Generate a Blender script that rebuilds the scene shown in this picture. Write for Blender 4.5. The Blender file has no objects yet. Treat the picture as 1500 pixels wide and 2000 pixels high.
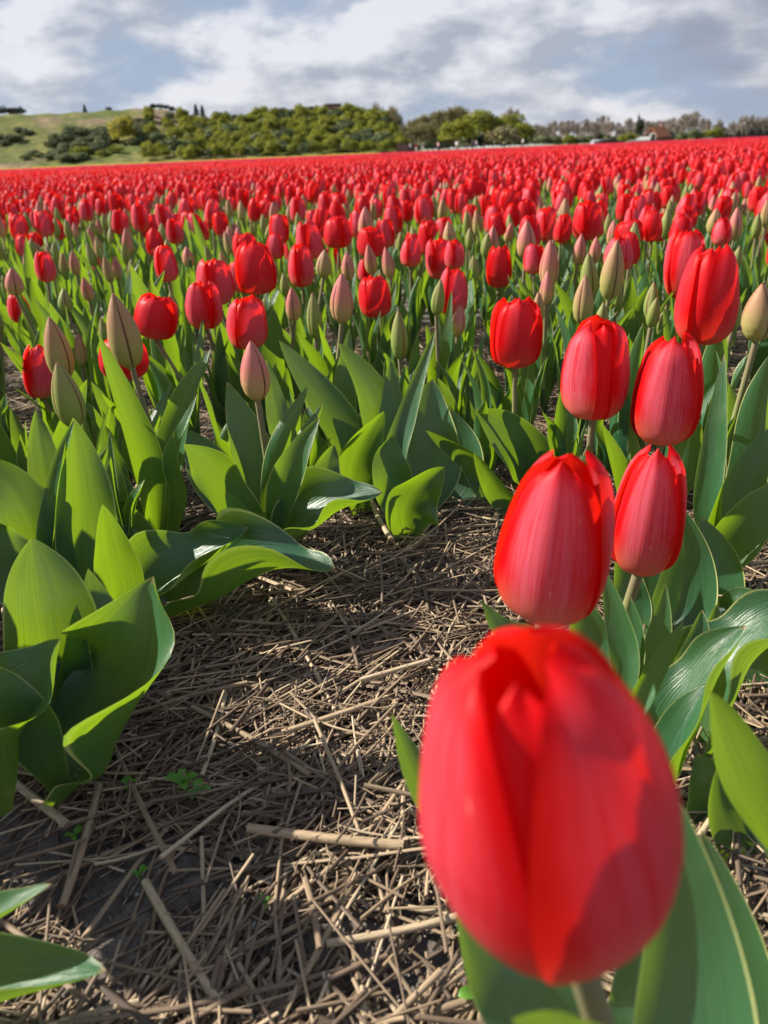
import bpy, bmesh, math, random
import numpy as np
from mathutils import Vector, Matrix
rnd = random.Random(11)
rng = np.random.default_rng(7)
sc = bpy.context.scene
COL = sc.collection
R = math.radians

# ------------------------------------------------------------------ camera
H = 0.40                       # lens height above the soil
F = 1503.0                     # focal length in photo pixels (1500 x 2000)
PITCH = math.atan(703.0 / F)
ROLL = R(2.48)
fwd = Vector((0, math.cos(PITCH), -math.sin(PITCH)))
rt0 = Vector((1, 0, 0)); up0 = Vector((0, math.sin(PITCH), math.cos(PITCH)))
rt = rt0 * math.cos(ROLL) - up0 * math.sin(ROLL)
up = up0 * math.cos(ROLL) + rt0 * math.sin(ROLL)
CAM = Vector((0, 0, H))
cd = bpy.data.cameras.new('camera'); cam = bpy.data.objects.new('camera', cd); COL.objects.link(cam)
cam.matrix_world = Matrix(((rt.x, up.x, -fwd.x, 0), (rt.y, up.y, -fwd.y, 0), (rt.z, up.z, -fwd.z, H), (0, 0, 0, 1)))
cd.sensor_fit = 'VERTICAL'; cd.sensor_height = 36.0; cd.lens = 36.0 * F / 2000.0
cd.clip_start = 0.01; cd.clip_end = 6000
cd.dof.use_dof = True; cd.dof.focus_distance = 0.70; cd.dof.aperture_fstop = 9.5
sc.camera = cam
sc.render.film_transparent = False

# ------------------------------------------------------------------ light
SUN_AZ, SUN_EL = R(-74), R(36)           # from the left, a little ahead
w = bpy.data.worlds.new('World'); sc.world = w; w.use_nodes = True
nt = w.node_tree; N = nt.nodes; L = nt.links
for n in list(N): N.remove(n)
def nd(t, **k):
    n = N.new(t)
    for a, b in k.items(): setattr(n, a, b)
    return n
def math_(op, a, b=None, c=None, clamp=False):
    n = nd('ShaderNodeMath', operation=op); n.use_clamp = clamp
    for i, x in enumerate((a, b, c)):
        if x is None: continue
        if isinstance(x, (int, float)): n.inputs[i].default_value = x
        else: L.new(x, n.inputs[i])
    return n.outputs[0]
out = nd('ShaderNodeOutputWorld')
sky = nd('ShaderNodeTexSky', sky_type='NISHITA'); sky.sun_disc = False
sky.sun_elevation = SUN_EL; sky.sun_rotation = SUN_AZ; sky.air_density = 1.0; sky.dust_density = 0.6
bg1 = nd('ShaderNodeBackground'); bg1.inputs[1].default_value = 0.05; L.new(sky.outputs[0], bg1.inputs[0])
tc = nd('ShaderNodeTexCoord'); sep = nd('ShaderNodeSeparateXYZ'); L.new(tc.outputs['Generated'], sep.inputs[0])
cmb = nd('ShaderNodeCombineXYZ')
L.new(sep.outputs[0], cmb.inputs[0]); L.new(sep.outputs[1], cmb.inputs[1]); L.new(math_('MULTIPLY', sep.outputs[2], 2.3), cmb.inputs[2])
def noise(scale, detail, rough, off, dist=0.0):
    mp = nd('ShaderNodeMapping'); mp.inputs['Location'].default_value = off
    L.new(cmb.outputs[0], mp.inputs[0])
    n = nd('ShaderNodeTexNoise'); n.inputs['Scale'].default_value = scale; n.inputs['Detail'].default_value = detail
    n.inputs['Roughness'].default_value = rough; n.inputs['Distortion'].default_value = dist
    L.new(mp.outputs[0], n.inputs[0]); return n.outputs[0]
n1 = noise(5.0, 10, 0.54, (3.1, 1.7, 0.4), 0.0); n1b = noise(5.0, 10, 0.54, (3.1 - 0.022, 1.7, 0.4 + 0.034), 0.0)
n2 = noise(10.0, 9, 0.58, (7.7, 4.1, 2), 0.0)
shade = math_('SUBTRACT', n1, math_('MULTIPLY', sep.outputs[0], 0.10))      # more cloud to the left
relief = math_('ADD', math_('MULTIPLY', math_('SUBTRACT', n1, n1b), 7.0), math_('ADD', math_('MULTIPLY', math_('SUBTRACT', n2, 0.5), 0.5), 0.62), clamp=True)
dk = nd('ShaderNodeVectorMath', operation='DISTANCE'); L.new(tc.outputs['Generated'], dk.inputs[0]); dk.inputs[1].default_value = (0.46, 0.86, 0.215)
dkn = math_('ADD', dk.outputs['Value'], math_('MULTIPLY', math_('SUBTRACT', n2, 0.5), 0.35))
dkm = nd('ShaderNodeMapRange', interpolation_type='SMOOTHSTEP'); L.new(dkn, dkm.inputs[0])
dkm.inputs[1].default_value = 0.08; dkm.inputs[2].default_value = 0.27; dkm.inputs[3].default_value = 1.0; dkm.inputs[4].default_value = 0.0
cloud = nd('ShaderNodeMix', data_type='RGBA'); L.new(relief, cloud.inputs[0])
cloud.inputs[6].default_value = (0.215, 0.232, 0.280, 1); cloud.inputs[7].default_value = (0.425, 0.425, 0.455, 1)
mask = nd('ShaderNodeMapRange', interpolation_type='SMOOTHSTEP'); L.new(shade, mask.inputs[0]); mask.inputs[1].default_value = 0.38; mask.inputs[2].default_value = 0.53
cr = nd('ShaderNodeMix', data_type='RGBA'); L.new(mask.outputs[0], cr.inputs[0]); cr.inputs[6].default_value = (0.185, 0.230, 0.312, 1); L.new(cloud.outputs[2], cr.inputs[7])
# unseen sky overhead mixed to darker blue, added to weaken the ambient light
zen = nd('ShaderNodeMapRange', interpolation_type='SMOOTHSTEP'); L.new(sep.outputs[2], zen.inputs[0])
zen.inputs[1].default_value = 0.28; zen.inputs[2].default_value = 0.62; zen.inputs[3].default_value = 0.0; zen.inputs[4].default_value = 0.62
zmix = nd('ShaderNodeMix', data_type='RGBA'); L.new(zen.outputs[0], zmix.inputs[0]); gmix = nd('ShaderNodeMix', data_type='RGBA'); L.new(math_('MULTIPLY', dkm.outputs[0], 0.88), gmix.inputs[0]); L.new(cr.outputs[2], gmix.inputs[6]); gmix.inputs[7].default_value = (0.155, 0.165, 0.215, 1)
L.new(gmix.outputs[2], zmix.inputs[6]); zmix.inputs[7].default_value = (0.075, 0.13, 0.24, 1)
bg2 = nd('ShaderNodeBackground'); L.new(zmix.outputs[2], bg2.inputs[0]); bg2.inputs[1].default_value = 1.0
mx = nd('ShaderNodeMixShader')
L.new(bg1.outputs[0], mx.inputs[1]); L.new(bg2.outputs[0], mx.inputs[2]); mx.inputs[0].default_value = 0.9
L.new(mx.outputs[0], out.inputs[0])
sl = bpy.data.lights.new('sun', 'SUN'); sl.energy = 5.0; sl.angle = R(0.6); sl.color = (1.0, 0.93, 0.82)
sun = bpy.data.objects.new('sun', sl); COL.objects.link(sun)
sdir = Vector((math.sin(SUN_AZ) * math.cos(SUN_EL), math.cos(SUN_AZ) * math.cos(SUN_EL), math.sin(SUN_EL)))
sun.rotation_euler = sdir.to_track_quat('Z', 'Y').to_euler()
sun.location = (-3, 2, 5)
sc.view_settings.view_transform = 'Standard'; sc.view_settings.look = 'None'
sc.view_settings.exposure = 1.0; sc.view_settings.gamma = 1.0
sc.cycles.max_bounces = 8; sc.cycles.transparent_max_bounces = 8; sc.cycles.use_denoising = True

# ------------------------------------------------------------------ pixel <-> world helpers
def ray(px, py): return rt * ((px - 750) / F) + up * ((1000 - py) / F) + fwd
def at_depth(px, py, d): return CAM + ray(px, py) * d
def at_y(px, py, Y):
    d = ray(px, py); return CAM + d * (Y / d.y)
def on_ground(px, py):
    d = ray(px, py); return CAM + d * (-H / d.z)
def proj(p):
    v = Vector(p) - CAM; z = v.dot(fwd)
    return 750 + F * v.dot(rt) / z, 1000 - F * v.dot(up) / z
def horizon(px): return 297 + (750 - px) * math.tan(ROLL)

# ------------------------------------------------------------------ objects
def tag(o, label=None, cat=None, group=None, kind=None):
    if label: o['label'] = label
    if cat: o['category'] = cat
    if group: o['group'] = group
    if kind: o['kind'] = kind
    return o
def link(name, data, parent=None, loc=None, rot=None, scale=None):
    o = bpy.data.objects.new(name, data); COL.objects.link(o)
    if parent: o.parent = parent
    if loc is not None: o.location = loc
    if rot is not None: o.rotation_euler = rot
    if scale is not None: o.scale = scale
    return o
class Geo:
    """vertices, quads/triangles, uv and material index gathered for one mesh"""
    def __init__(s): s.v, s.f, s.uv, s.mi, s.n = [], [], [], [], 0; s.c = []
    def add(s, V, Fc, UV=None, mi=0, c=None):
        V = np.asarray(V, float).reshape(-1, 3); Fc = np.asarray(Fc, int)
        if UV is None: UV = np.zeros((len(V), 2))
        s.v.append(V); s.f.append(Fc + s.n); s.uv.append(np.asarray(UV, float)); s.n += len(V)
        s.mi.append(np.full(len(Fc), mi)); s.c.append(np.full(len(V), 0.5) if c is None else np.broadcast_to(np.asarray(c, float), (len(V),)))
        return s
    def grid(s, P, mi=0, UV=None, c=None):
        nv, nu = P.shape[:2]
        i = np.arange(nv - 1)[:, None] * nu + np.arange(nu - 1)[None, :]; i = i.ravel()
        Fc = np.stack([i, i + 1, i + nu + 1, i + nu], 1)
        if UV is None:
            u, v = np.meshgrid(np.linspace(0, 1, nu), np.linspace(0, 1, nv)); UV = np.stack([u, v], -1).reshape(-1, 2)
        return s.add(P, Fc, UV, mi, c)
    def arrays(s):
        return np.concatenate(s.v), s.f, np.concatenate(s.uv), np.concatenate(s.mi), np.concatenate(s.c)
    def mesh(s, name, mats, smooth=True):
        V = np.concatenate(s.v); UV = np.concatenate(s.uv); C = np.concatenate(s.c)
        loops = np.concatenate([f.ravel() for f in s.f]); tot = np.concatenate([np.full(len(f), f.shape[1]) for f in s.f])
        me = bpy.data.meshes.new(name)
        me.vertices.add(len(V)); me.vertices.foreach_set('co', V.ravel())
        me.loops.add(len(loops)); me.loops.foreach_set('vertex_index', loops.astype(np.int32))
        me.polygons.add(len(tot)); st = np.concatenate([[0], np.cumsum(tot)[:-1]])
        me.polygons.foreach_set('loop_start', st.astype(np.int32)); me.polygons.foreach_set('loop_total', tot.astype(np.int32))
        me.polygons.foreach_set('material_index', np.concatenate(s.mi).astype(np.int32))
        me.polygons.foreach_set('use_smooth', np.full(len(tot), smooth))
        ul = me.uv_layers.new(name='UVMap'); ul.data.foreach_set('uv', UV[loops].ravel())
        at = me.attributes.new('tint', 'FLOAT', 'POINT'); at.data.foreach_set('value', C.astype(np.float32))
        for m in (mats if isinstance(mats, (list, tuple)) else [mats]): me.materials.append(m)
        me.update(calc_edges=True); me.validate()
        return me
def tube(P, Rr, n=8):
    """closed tube rings along points P with radii Rr"""
    P = np.asarray(P, float); Rr = np.broadcast_to(np.asarray(Rr, float), (len(P),))
    T = np.gradient(P, axis=0); T /= np.linalg.norm(T, axis=1)[:, None] + 1e-12
    ref = np.array([1.0, 0, 0]) if abs(T[0][0]) < 0.8 else np.array([0, 1.0, 0])
    A = np.cross(T, ref); A /= np.linalg.norm(A, axis=1)[:, None]; B = np.cross(T, A)
    a = np.linspace(0, 2 * np.pi, n + 1)
    return P[:, None] + Rr[:, None, None] * (A[:, None] * np.cos(a)[None, :, None] + B[:, None] * np.sin(a)[None, :, None])
def catmull(pts, n):
    P = np.asarray(pts, float)
    P = np.vstack([2 * P[0] - P[1], P, 2 * P[-1] - P[-2]])
    out = []
    m = len(P) - 3
    for t in np.linspace(0, m - 1e-6, n):
        i = int(t); s = t - i; p0, p1, p2, p3 = P[i:i + 4]
        out.append(0.5 * (2 * p1 + (p2 - p0) * s + (2 * p0 - 5 * p1 + 4 * p2 - p3) * s * s + (3 * p1 - p0 - 3 * p2 + p3) * s ** 3))
    return np.array(out)
def sstep(a, b, x):
    t = np.clip((x - a) / (b - a), 0, 1); return t * t * (3 - 2 * t)

# ------------------------------------------------------------------ materials
class Mat:
    def __init__(s, name):
        s.m = bpy.data.materials.new(name); s.m.use_nodes = True; s.t = s.m.node_tree
        for n in list(s.t.nodes): s.t.nodes.remove(n)
        s.o = s.n('ShaderNodeOutputMaterial')
    def n(s, t, **k):
        x = s.t.nodes.new(t)
        for a, b in k.items(): setattr(x, a, b)
        return x
    def set(s, sock, x):
        if hasattr(x, 'is_output'): s.t.links.new(x, sock)
        elif isinstance(x, (tuple, list)) and len(x) == 3 and sock.type == 'RGBA': sock.default_value = (*x, 1)
        else: sock.default_value = x
    def mth(s, op, *a, clamp=False):
        x = s.n('ShaderNodeMath', operation=op); x.use_clamp = clamp
        for i, v in enumerate(a): s.set(x.inputs[i], v)
        return x.outputs[0]
    def mix(s, f, a, b):
        x = s.n('ShaderNodeMix', data_type='RGBA'); s.set(x.inputs[0], f); s.set(x.inputs[6], a); s.set(x.inputs[7], b); return x.outputs[2]
    def step(s, x, a, b):
        y = s.n('ShaderNodeMapRange', interpolation_type='SMOOTHSTEP'); s.set(y.inputs[0], x)
        y.inputs[1].default_value = a; y.inputs[2].default_value = b; return y.outputs[0]
    def noise(s, vec, scale, detail=3, rough=0.5, out=0):
        x = s.n('ShaderNodeTexNoise'); x.inputs['Scale'].default_value = scale; x.inputs['Detail'].default_value = detail
        x.inputs['Roughness'].default_value = rough
        if vec is not None: s.t.links.new(vec, x.inputs[0])
        return x.outputs[out]
    def mapping(s, vec, scale, loc=(0, 0, 0)):
        x = s.n('ShaderNodeMapping'); x.inputs['Scale'].default_value = scale; x.inputs['Location'].default_value = loc
        s.t.links.new(vec, x.inputs[0]); return x.outputs[0]
    def coords(s, which): return s.n('ShaderNodeTexCoord').outputs[which]
    def tint(s, name='tint'):
        x = s.n('ShaderNodeAttribute'); x.attribute_name = name; return x.outputs['Fac']
    def bump(s, h, strength, dist):
        x = s.n('ShaderNodeBump'); x.inputs['Strength'].default_value = strength; x.inputs['Distance'].default_value = dist
        s.t.links.new(h, x.inputs['Height']); return x.outputs[0]
    def surf(s, col, rough=0.5, spec=0.5, normal=None, trans=None, tf=0.3, sheen=0.0):
        b = s.n('ShaderNodeBsdfPrincipled'); s.set(b.inputs['Base Color'], col); s.set(b.inputs['Roughness'], rough)
        b.inputs['Specular IOR Level'].default_value = spec
        if sheen: b.inputs['Sheen Weight'].default_value = sheen
        if normal is not None: s.t.links.new(normal, b.inputs['Normal'])
        o = b.outputs[0]
        if trans is not None:
            tb = s.n('ShaderNodeBsdfTranslucent'); s.set(tb.inputs[0], trans)
            mxs = s.n('ShaderNodeMixShader'); s.set(mxs.inputs[0], tf)
            s.t.links.new(o, mxs.inputs[1]); s.t.links.new(tb.outputs[0], mxs.inputs[2]); o = mxs.outputs[0]
        s.t.links.new(o, s.o.inputs[0]); return s.m

def petal_mat(name, bloom, red=(0.60, 0.003, 0.006), base=(0.72, 0.25, 0.14)):
    m = Mat(name); uv = m.coords('UV'); sp = m.n('ShaderNodeSeparateXYZ'); m.t.links.new(uv, sp.inputs[0])
    u, v = sp.outputs[0], sp.outputs[1]
    au = m.mth('ABSOLUTE', m.mth('SUBTRACT', m.mth('MULTIPLY', u, 2.0), 1.0))
    oi = m.n('ShaderNodeObjectInfo').outputs['Random']
    cmb = m.n('ShaderNodeCombineXYZ'); m.set(cmb.inputs[0], m.mth('MULTIPLY', u, 30.0)); m.set(cmb.inputs[1], m.mth('MULTIPLY', v, 1.3)); m.set(cmb.inputs[2], m.mth('MULTIPLY', oi, 40.0))
    streak = m.noise(cmb.outputs[0], 1.6, 4, 0.6)
    blot = m.noise(m.coords('UV'), 3.0, 2)
    c = m.mth('SUBTRACT', 1.0, m.step(m.mth('ADD', au, m.mth('MULTIPLY', m.mth('SUBTRACT', blot, 0.5), 0.5)), 0.38, 0.97))
    c = m.mth('MULTIPLY', c, m.mth('ADD', 0.22, m.mth('MULTIPLY', m.step(streak, 0.25, 0.75), 1.15)))
    c = m.mth('MULTIPLY', c, m.mth('SUBTRACT', 1.0, m.step(v, 0.80, 1.0)), clamp=True)
    c = m.mth('MULTIPLY', c, bloom)
    col = m.mix(c, red, (0.70, 0.125, 0.175))
    col = m.mix(m.mth('MULTIPLY', m.mth('SUBTRACT', 1.0, m.step(v, 0.02, 0.42)), min(1, 0.25 + bloom * 0.7)), col, base)
    col = m.mix(m.mth('MULTIPLY', m.mth('SUBTRACT', 1.0, m.step(v, 0.0, 0.07)), 0.8), col, (0.45, 0.42, 0.12))
    spots = m.step(m.noise(m.mapping(uv, (14, 9, 1)), 1.0, 1), 0.735, 0.78)
    col = m.mix(m.mth('MULTIPLY', spots, 0.35 * min(1, bloom + .3)), col, (0.75, 0.42, 0.30))
    nrm = m.bump(streak, 0.16, 0.002)
    return m.surf(col, 0.42, 0.13, nrm, trans=(0.95, 0.020, 0.007), tf=0.36)
def bud_mat(name, pink):
    m = Mat(name); uv = m.coords('UV'); sp = m.n('ShaderNodeSeparateXYZ'); m.t.links.new(uv, sp.inputs[0])
    u, v = sp.outputs[0], sp.outputs[1]
    au = m.mth('ABSOLUTE', m.mth('SUBTRACT', m.mth('MULTIPLY', u, 2.0), 1.0))
    cmb = m.n('ShaderNodeCombineXYZ'); m.set(cmb.inputs[0], m.mth('MULTIPLY', u, 20.0)); m.set(cmb.inputs[1], m.mth('MULTIPLY', v, 1.5))
    streak = m.noise(cmb.outputs[0], 1.6, 4, 0.6)
    low = m.mix(pink, (0.19, 0.325, 0.060), (0.58, 0.36, 0.17)); high = m.mix(pink, (0.225, 0.275, 0.080), (0.62, 0.15, 0.17))
    col = m.mix(m.step(m.mth('ADD', v, m.mth('MULTIPLY', m.mth('SUBTRACT', streak, 0.5), 0.35)), 0.15, 0.95 - 0.35 * pink), low, high)
    col = m.mix(m.mth('MULTIPLY', m.step(au, 0.70, 0.96), 0.30), col, (0.42, 0.15, 0.13))
    col = m.mix(m.step(au, 0.915, 0.965), col, (0.06, 0.010, 0.02))
    col = m.mix(m.mth('MULTIPLY', m.step(v, 0.93, 1.0), 0.7), col, (0.40, 0.06, 0.12))
    return m.surf(col, 0.5, 0.25, m.bump(streak, 0.25, 0.002), trans=(0.50, 0.50, 0.08), tf=0.18)
def leaf_mat(name, green=(0.014, 0.082, 0.038), far=False):
    m = Mat(name); uv = m.coords('UV'); sp = m.n('ShaderNodeSeparateXYZ'); m.t.links.new(uv, sp.inputs[0])
    u, v = sp.outputs[0], sp.outputs[1]
    au = m.mth('ABSOLUTE', m.mth('SUBTRACT', m.mth('MULTIPLY', u, 2.0), 1.0))
    cmb = m.n('ShaderNodeCombineXYZ'); m.set(cmb.inputs[0], m.mth('MULTIPLY', u, 34.0)); m.set(cmb.inputs[1], m.mth('MULTIPLY', v, 1.2))
    vein = m.noise(cmb.outputs[0], 1.4, 3, 0.6)
    cm2 = m.n('ShaderNodeCombineXYZ'); m.set(cm2.inputs[0], m.mth('MULTIPLY', u, 80.0)); m.set(cm2.inputs[1], m.mth('MULTIPLY', v, .5))
    rib = m.noise(cm2.outputs[0], 1.0, 2, 0.5)
    big = m.noise(m.coords('Object'), 26.0, 4, 0.6)
    oi = m.n('ShaderNodeObjectInfo').outputs['Random'] if not far else m.tint()
    col = m.mix(m.mth('ADD', m.mth('MULTIPLY', oi, 0.55), m.mth('MULTIPLY', big, 0.45)), green, (0.032, 0.120, 0.040))
    col = m.mix(m.mth('MULTIPLY', m.step(vein, 0.40, 0.75), 0.45), col, (0.070, 0.150, 0.085))
    col = m.mix(m.mth('MULTIPLY', m.step(rib, 0.50, 0.70), 0.35), col, (0.012, 0.055, 0.022))
    col = m.mix(m.mth('MULTIPLY', m.step(big, 0.52, 0.72), 0.22), col, (0.15, 0.22, 0.15))
    col = m.mix(m.mth('MULTIPLY', m.mth('SUBTRACT', 1.0, m.step(v, 0.0, 0.30)), 0.35), col, (0.16, 0.22, 0.05))
    col = m.mix(m.mth('MULTIPLY', m.step(au, 0.940, 0.975), 0.9), col, (0.50, 0.52, 0.20))
    col = m.mix(m.mth('MULTIPLY', m.step(v, 0.955, 1.0), 0.6), col, (0.42, 0.20, 0.11))
    fleck = m.step(m.noise(m.mapping(uv, (55, 130, 1)), 1.0, 1), 0.77, 0.80)
    col = m.mix(m.mth('MULTIPLY', fleck, 0.45), col, (0.40, 0.42, 0.22))
    tr = m.mix(m.step(vein, 0.3, 0.75), (0.47, 0.70, 0.010), (0.27, 0.52, 0.012))
    geo = m.n('ShaderNodeNewGeometry').outputs['Backfacing']
    return m.surf(col, 0.33, 0.85, m.bump(m.mth('ADD', m.mth('ADD', vein, m.mth('MULTIPLY', rib, 0.7)), m.mth('MULTIPLY', big, 0.5)), 0.38, 0.0025), trans=tr, tf=0.26)
M_RED = petal_mat('petal_scarlet', 0.30); M_FLUSH = petal_mat('petal_flushed', 1.0)
M_FRONT = petal_mat('petal_front', 0.58)
M_INNER = petal_mat('petal_inner', 0.08, base=(0.7, 0.12, 0.05))
M_BUDG = bud_mat('bud_green', 0.10); M_BUDP = bud_mat('bud_pink', 0.85); M_BUDM = bud_mat('bud_mixed', 0.45)
M_LEAF = leaf_mat('leaf_green'); M_LEAFFAR = leaf_mat('leaf_green_field', far=True)
def simple(name, col, rough=0.6, spec=0.3, vary=None, scale=20, trans=None, tf=.3, bumps=0.0, bd=.01):
    m = Mat(name); c = col
    nz = m.noise(m.coords('Object'), scale, 5, 0.6)
    if vary: c = m.mix(m.step(nz, 0.3, 0.7), col, vary)
    return m.surf(c, rough, spec, m.bump(nz, bumps, bd) if bumps else None, trans, tf)
def stem_mat():
    m = Mat('stem'); sp = m.n('ShaderNodeSeparateXYZ'); m.t.links.new(m.coords('UV'), sp.inputs[0])
    nz = m.noise(m.mapping(m.coords('Object'), (1, 1, .25)), 260, 3)
    c = m.mix(m.step(sp.outputs[1], 0.35, 0.95), (0.20, 0.30, 0.06), (0.17, 0.135, 0.075))
    c = m.mix(m.mth('MULTIPLY', nz, 0.35), c, (0.32, 0.33, 0.18))
    return m.surf(c, 0.55, 0.3, m.bump(nz, .1, .001))
M_STEM = stem_mat()
M_PISTIL = simple('pistil', (0.30, 0.34, 0.10), vary=(0.45, 0.42, 0.15))
M_ANTHER = simple('anther', (0.015, 0.010, 0.014), 0.8)
def tinted(name, a, b, rough=0.8, spec=0.2, trans=None, tf=0.3, mid=None, nscale=None):
    m = Mat(name); t = m.tint(); c = m.mix(t, a, b)
    if nscale: c = m.mix(m.mth('MULTIPLY', m.noise(m.coords('Object'), nscale, 3), 0.5), c, mid or a)
    return m.surf(c, rough, spec, None, trans, tf)

# ------------------------------------------------------------------ tulip flower shapes
PV = np.array([0, .05, .12, .22, .36, .52, .68, .82, .92, 1.0])
def prof(v, top):
    pr = np.array([.10, .40, .66, .87, .985, 1.0, .955, .865, .74, .52]); z = np.array([0, .012, .045, .13, .29, .48, .67, .835, .935, 1.0])
    pr = pr.copy(); k = sstep(.4, 1, PV); pr = pr + k * (top - .52)
    vv = np.linspace(0, 1, 200); r = np.interp(vv, PV, pr); zz = np.interp(vv, PV, z)
    def sm(a):
        b = np.concatenate([2 * a[0] - a[8:0:-1], a, 2 * a[-1] - a[-2:-10:-1]]); c = np.concatenate([[0], np.cumsum(b)])
        return (c[17:] - c[:-17]) / 17
    return np.interp(v, vv, sm(r)), np.interp(v, vv, sm(zz))
def petal(phi, Rr, Hh, top, Wd, rs, r_, nu=11, nv=16, tip=1.0, curl=0.0, wav=1.0, lift=0.0):
    u = np.linspace(-1, 1, nu)[None, :]; v = (np.linspace(0, 1, nv) ** .92)[:, None]
    r, z = prof(v[:, 0], top); r = r[:, None] * Rr * rs; z = z[:, None] * Hh * tip
    sh = np.where(v < .36, .82 + .18 * sstep(0, .36, v), np.clip(1 - (np.clip(v - .36, 0, 1) / .642) ** 2.7, 0, 1) ** .38)
    a = phi + u * Wd * sh
    ph1, ph2 = r_.uniform(0, 6.3), r_.uniform(0, 6.3)
    rr = r * (1 - .10 * np.abs(u) ** 3 * sstep(.3, .9, v)) * (1 + wav * .035 * np.sin(3.1 * u + ph1 + 3 * v) * sstep(.25, .8, v))
    rr = rr * (1 + .035 * np.exp(-(u / .16) ** 2) * sstep(.1, .5, v)) + Rr * curl * sstep(.78, 1.0, v) * (1 - .4 * np.abs(u))
    rr = rr + Rr * lift * np.abs(u) ** 3 * sstep(.08, .3, v) * (1 - .6 * sstep(.6, 1, v))
    rr = rr + Rr * .05 * wav * np.sin(5 * u + ph2) * np.abs(u) ** 1.5 * sstep(.35, .7, v) * (1 - .8 * sstep(.75, 1, v))
    zz = z + Hh * wav * .010 * np.sin(4 * u + ph2) * sstep(.75, 1, v) - Hh * .035 * (np.abs(u) ** 2) * sstep(.9, 1, v)
    return np.stack([rr * np.cos(a), rr * np.sin(a), zz + 0 * u], -1)
def bud_petal(phi, Rr, Hh, nu=11, nv=16, open_=0.0, r_=rnd):
    u = np.linspace(-1, 1, nu)[None, :]; v = np.linspace(0, 1, nv)[:, None]
    bp = np.array([0, .05, .15, .3, .45, .6, .75, .88, .96, 1.0]); br = np.array([.16, .55, .84, 1.0, .985, .86, .64, .37, .17, .05])
    r = np.interp(v, bp, br) * Rr
    w = math.pi / 3 * (1.0 - open_ * .25 * sstep(.4, 1, v))
    a = phi + u * w
    r = r * (1 - .085 * np.abs(u) ** 5 + .03 * (1 - u * u))
    sway = .05 * Rr
    return np.stack([r * np.cos(a), r * np.sin(a), Hh * (v + 0 * u)], -1)
def red_flower_grids(r_, nu, nv, top, W_out=.97, W_in=1.05, p0=None):
    g = []; p0 = r_.uniform(0, 6.28) if p0 is None else p0
    for k in range(3):
        g.append(('inner', petal(p0 + math.pi / 3 + k * 2.0944 + r_.uniform(-.1, .1), .5, 1, top * r_.uniform(.8, 1.0), W_in, .90, r_, nu, nv, r_.uniform(.88, .97), r_.uniform(-.12, .02))))
    for k in range(3):
        g.append(('outer', petal(p0 + k * 2.0944 + r_.uniform(-.1, .1), .5, 1, top * r_.uniform(.95, 1.2), W_out * r_.uniform(.92, 1.1), 1.0, r_, nu, nv, r_.uniform(.93, 1.0), r_.uniform(-.14, .05), 1.0, r_.uniform(.03, .09))))
    return g
def flower_core():
    g = Geo()
    t = tube([(0, 0, -.004), (0, 0, .03), (0, 0, .2), (0, 0, .36), (0, 0, .40)], [.05, .09, .055, .06, .04], 8); g.grid(t, 0)
    for k in range(6):
        a = k * 1.047; c, s_ = math.cos(a), math.sin(a)
        g.grid(tube([(.06 * c, .06 * s_, .03), (.14 * c, .14 * s_, .2), (.16 * c, .16 * s_, .24), (.17 * c, .17 * s_, .40)], [.012, .012, .03, .015], 6), 1)
    return g.mesh('flower', [M_PISTIL, M_ANTHER])
CORE = flower_core()
def bud_core():
    return Geo().grid(tube([(0, 0, -.01), (0, 0, .02), (0, 0, .06)], [.10, .16, .05], 8)).mesh('flower', [M_STEM])
BCORE = bud_core()

# flower variants with separate petals: list of (mesh per petal)
def petal_set(kind, seed, fine=True, p0=None, tp=None, wo=.97):
    r_ = random.Random(seed); nu, nv = (15, 22) if fine else (9, 12)
    res = []
    if kind in 'RH':
        mo = M_FLUSH if kind == 'H' else M_RED
        top = r_.uniform(.36, .50) if kind == 'H' else r_.uniform(.38, .54)
        if tp: top = tp
        for nm, P in red_flower_grids(r_, nu, nv, top, W_out=wo, p0=p0):
            res.append(Geo().grid(P).mesh('petal', [mo if nm == 'outer' else M_INNER]))
    else:
        m = {'G': M_BUDG, 'P': M_BUDP, 'M': M_BUDM}[kind]; p0 = r_.uniform(0, 6.28)
        for k in range(3): res.append(Geo().grid(bud_petal(p0 + k * 2.0944, .5, 1, nu, nv)).mesh('petal', [m]))
    return res
PETALS = {k: [petal_set(k, 100 * i + ord(k), True) for i in range(8 if k in 'RH' else 5)] for k in 'RHGPM'}
# whole flower meshes for the farther tulips
def whole_flower(kind, seed):
    r_ = random.Random(seed); g = Geo()
    if kind in 'RH':
        for nm, P in red_flower_grids(r_, 9, 11, r_.choice((.28, .36, .44, .52, .74))): g.grid(P, 0 if nm == 'outer' else 1)
        return g.mesh('flower', [M_FLUSH if kind == 'H' else M_RED, M_INNER])
    p0 = r_.uniform(0, 6.28)
    for k in range(3): g.grid(bud_petal(p0 + k * 2.0944, .5, 1, 9, 11), 0)
    return g.mesh('flower', [{'G': M_BUDG, 'P': M_BUDP, 'M': M_BUDM}[kind]])
WHOLE = {k: [whole_flower(k, 7 * i + ord(k)) for i in range(5)] for k in 'RHGPM'}

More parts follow.
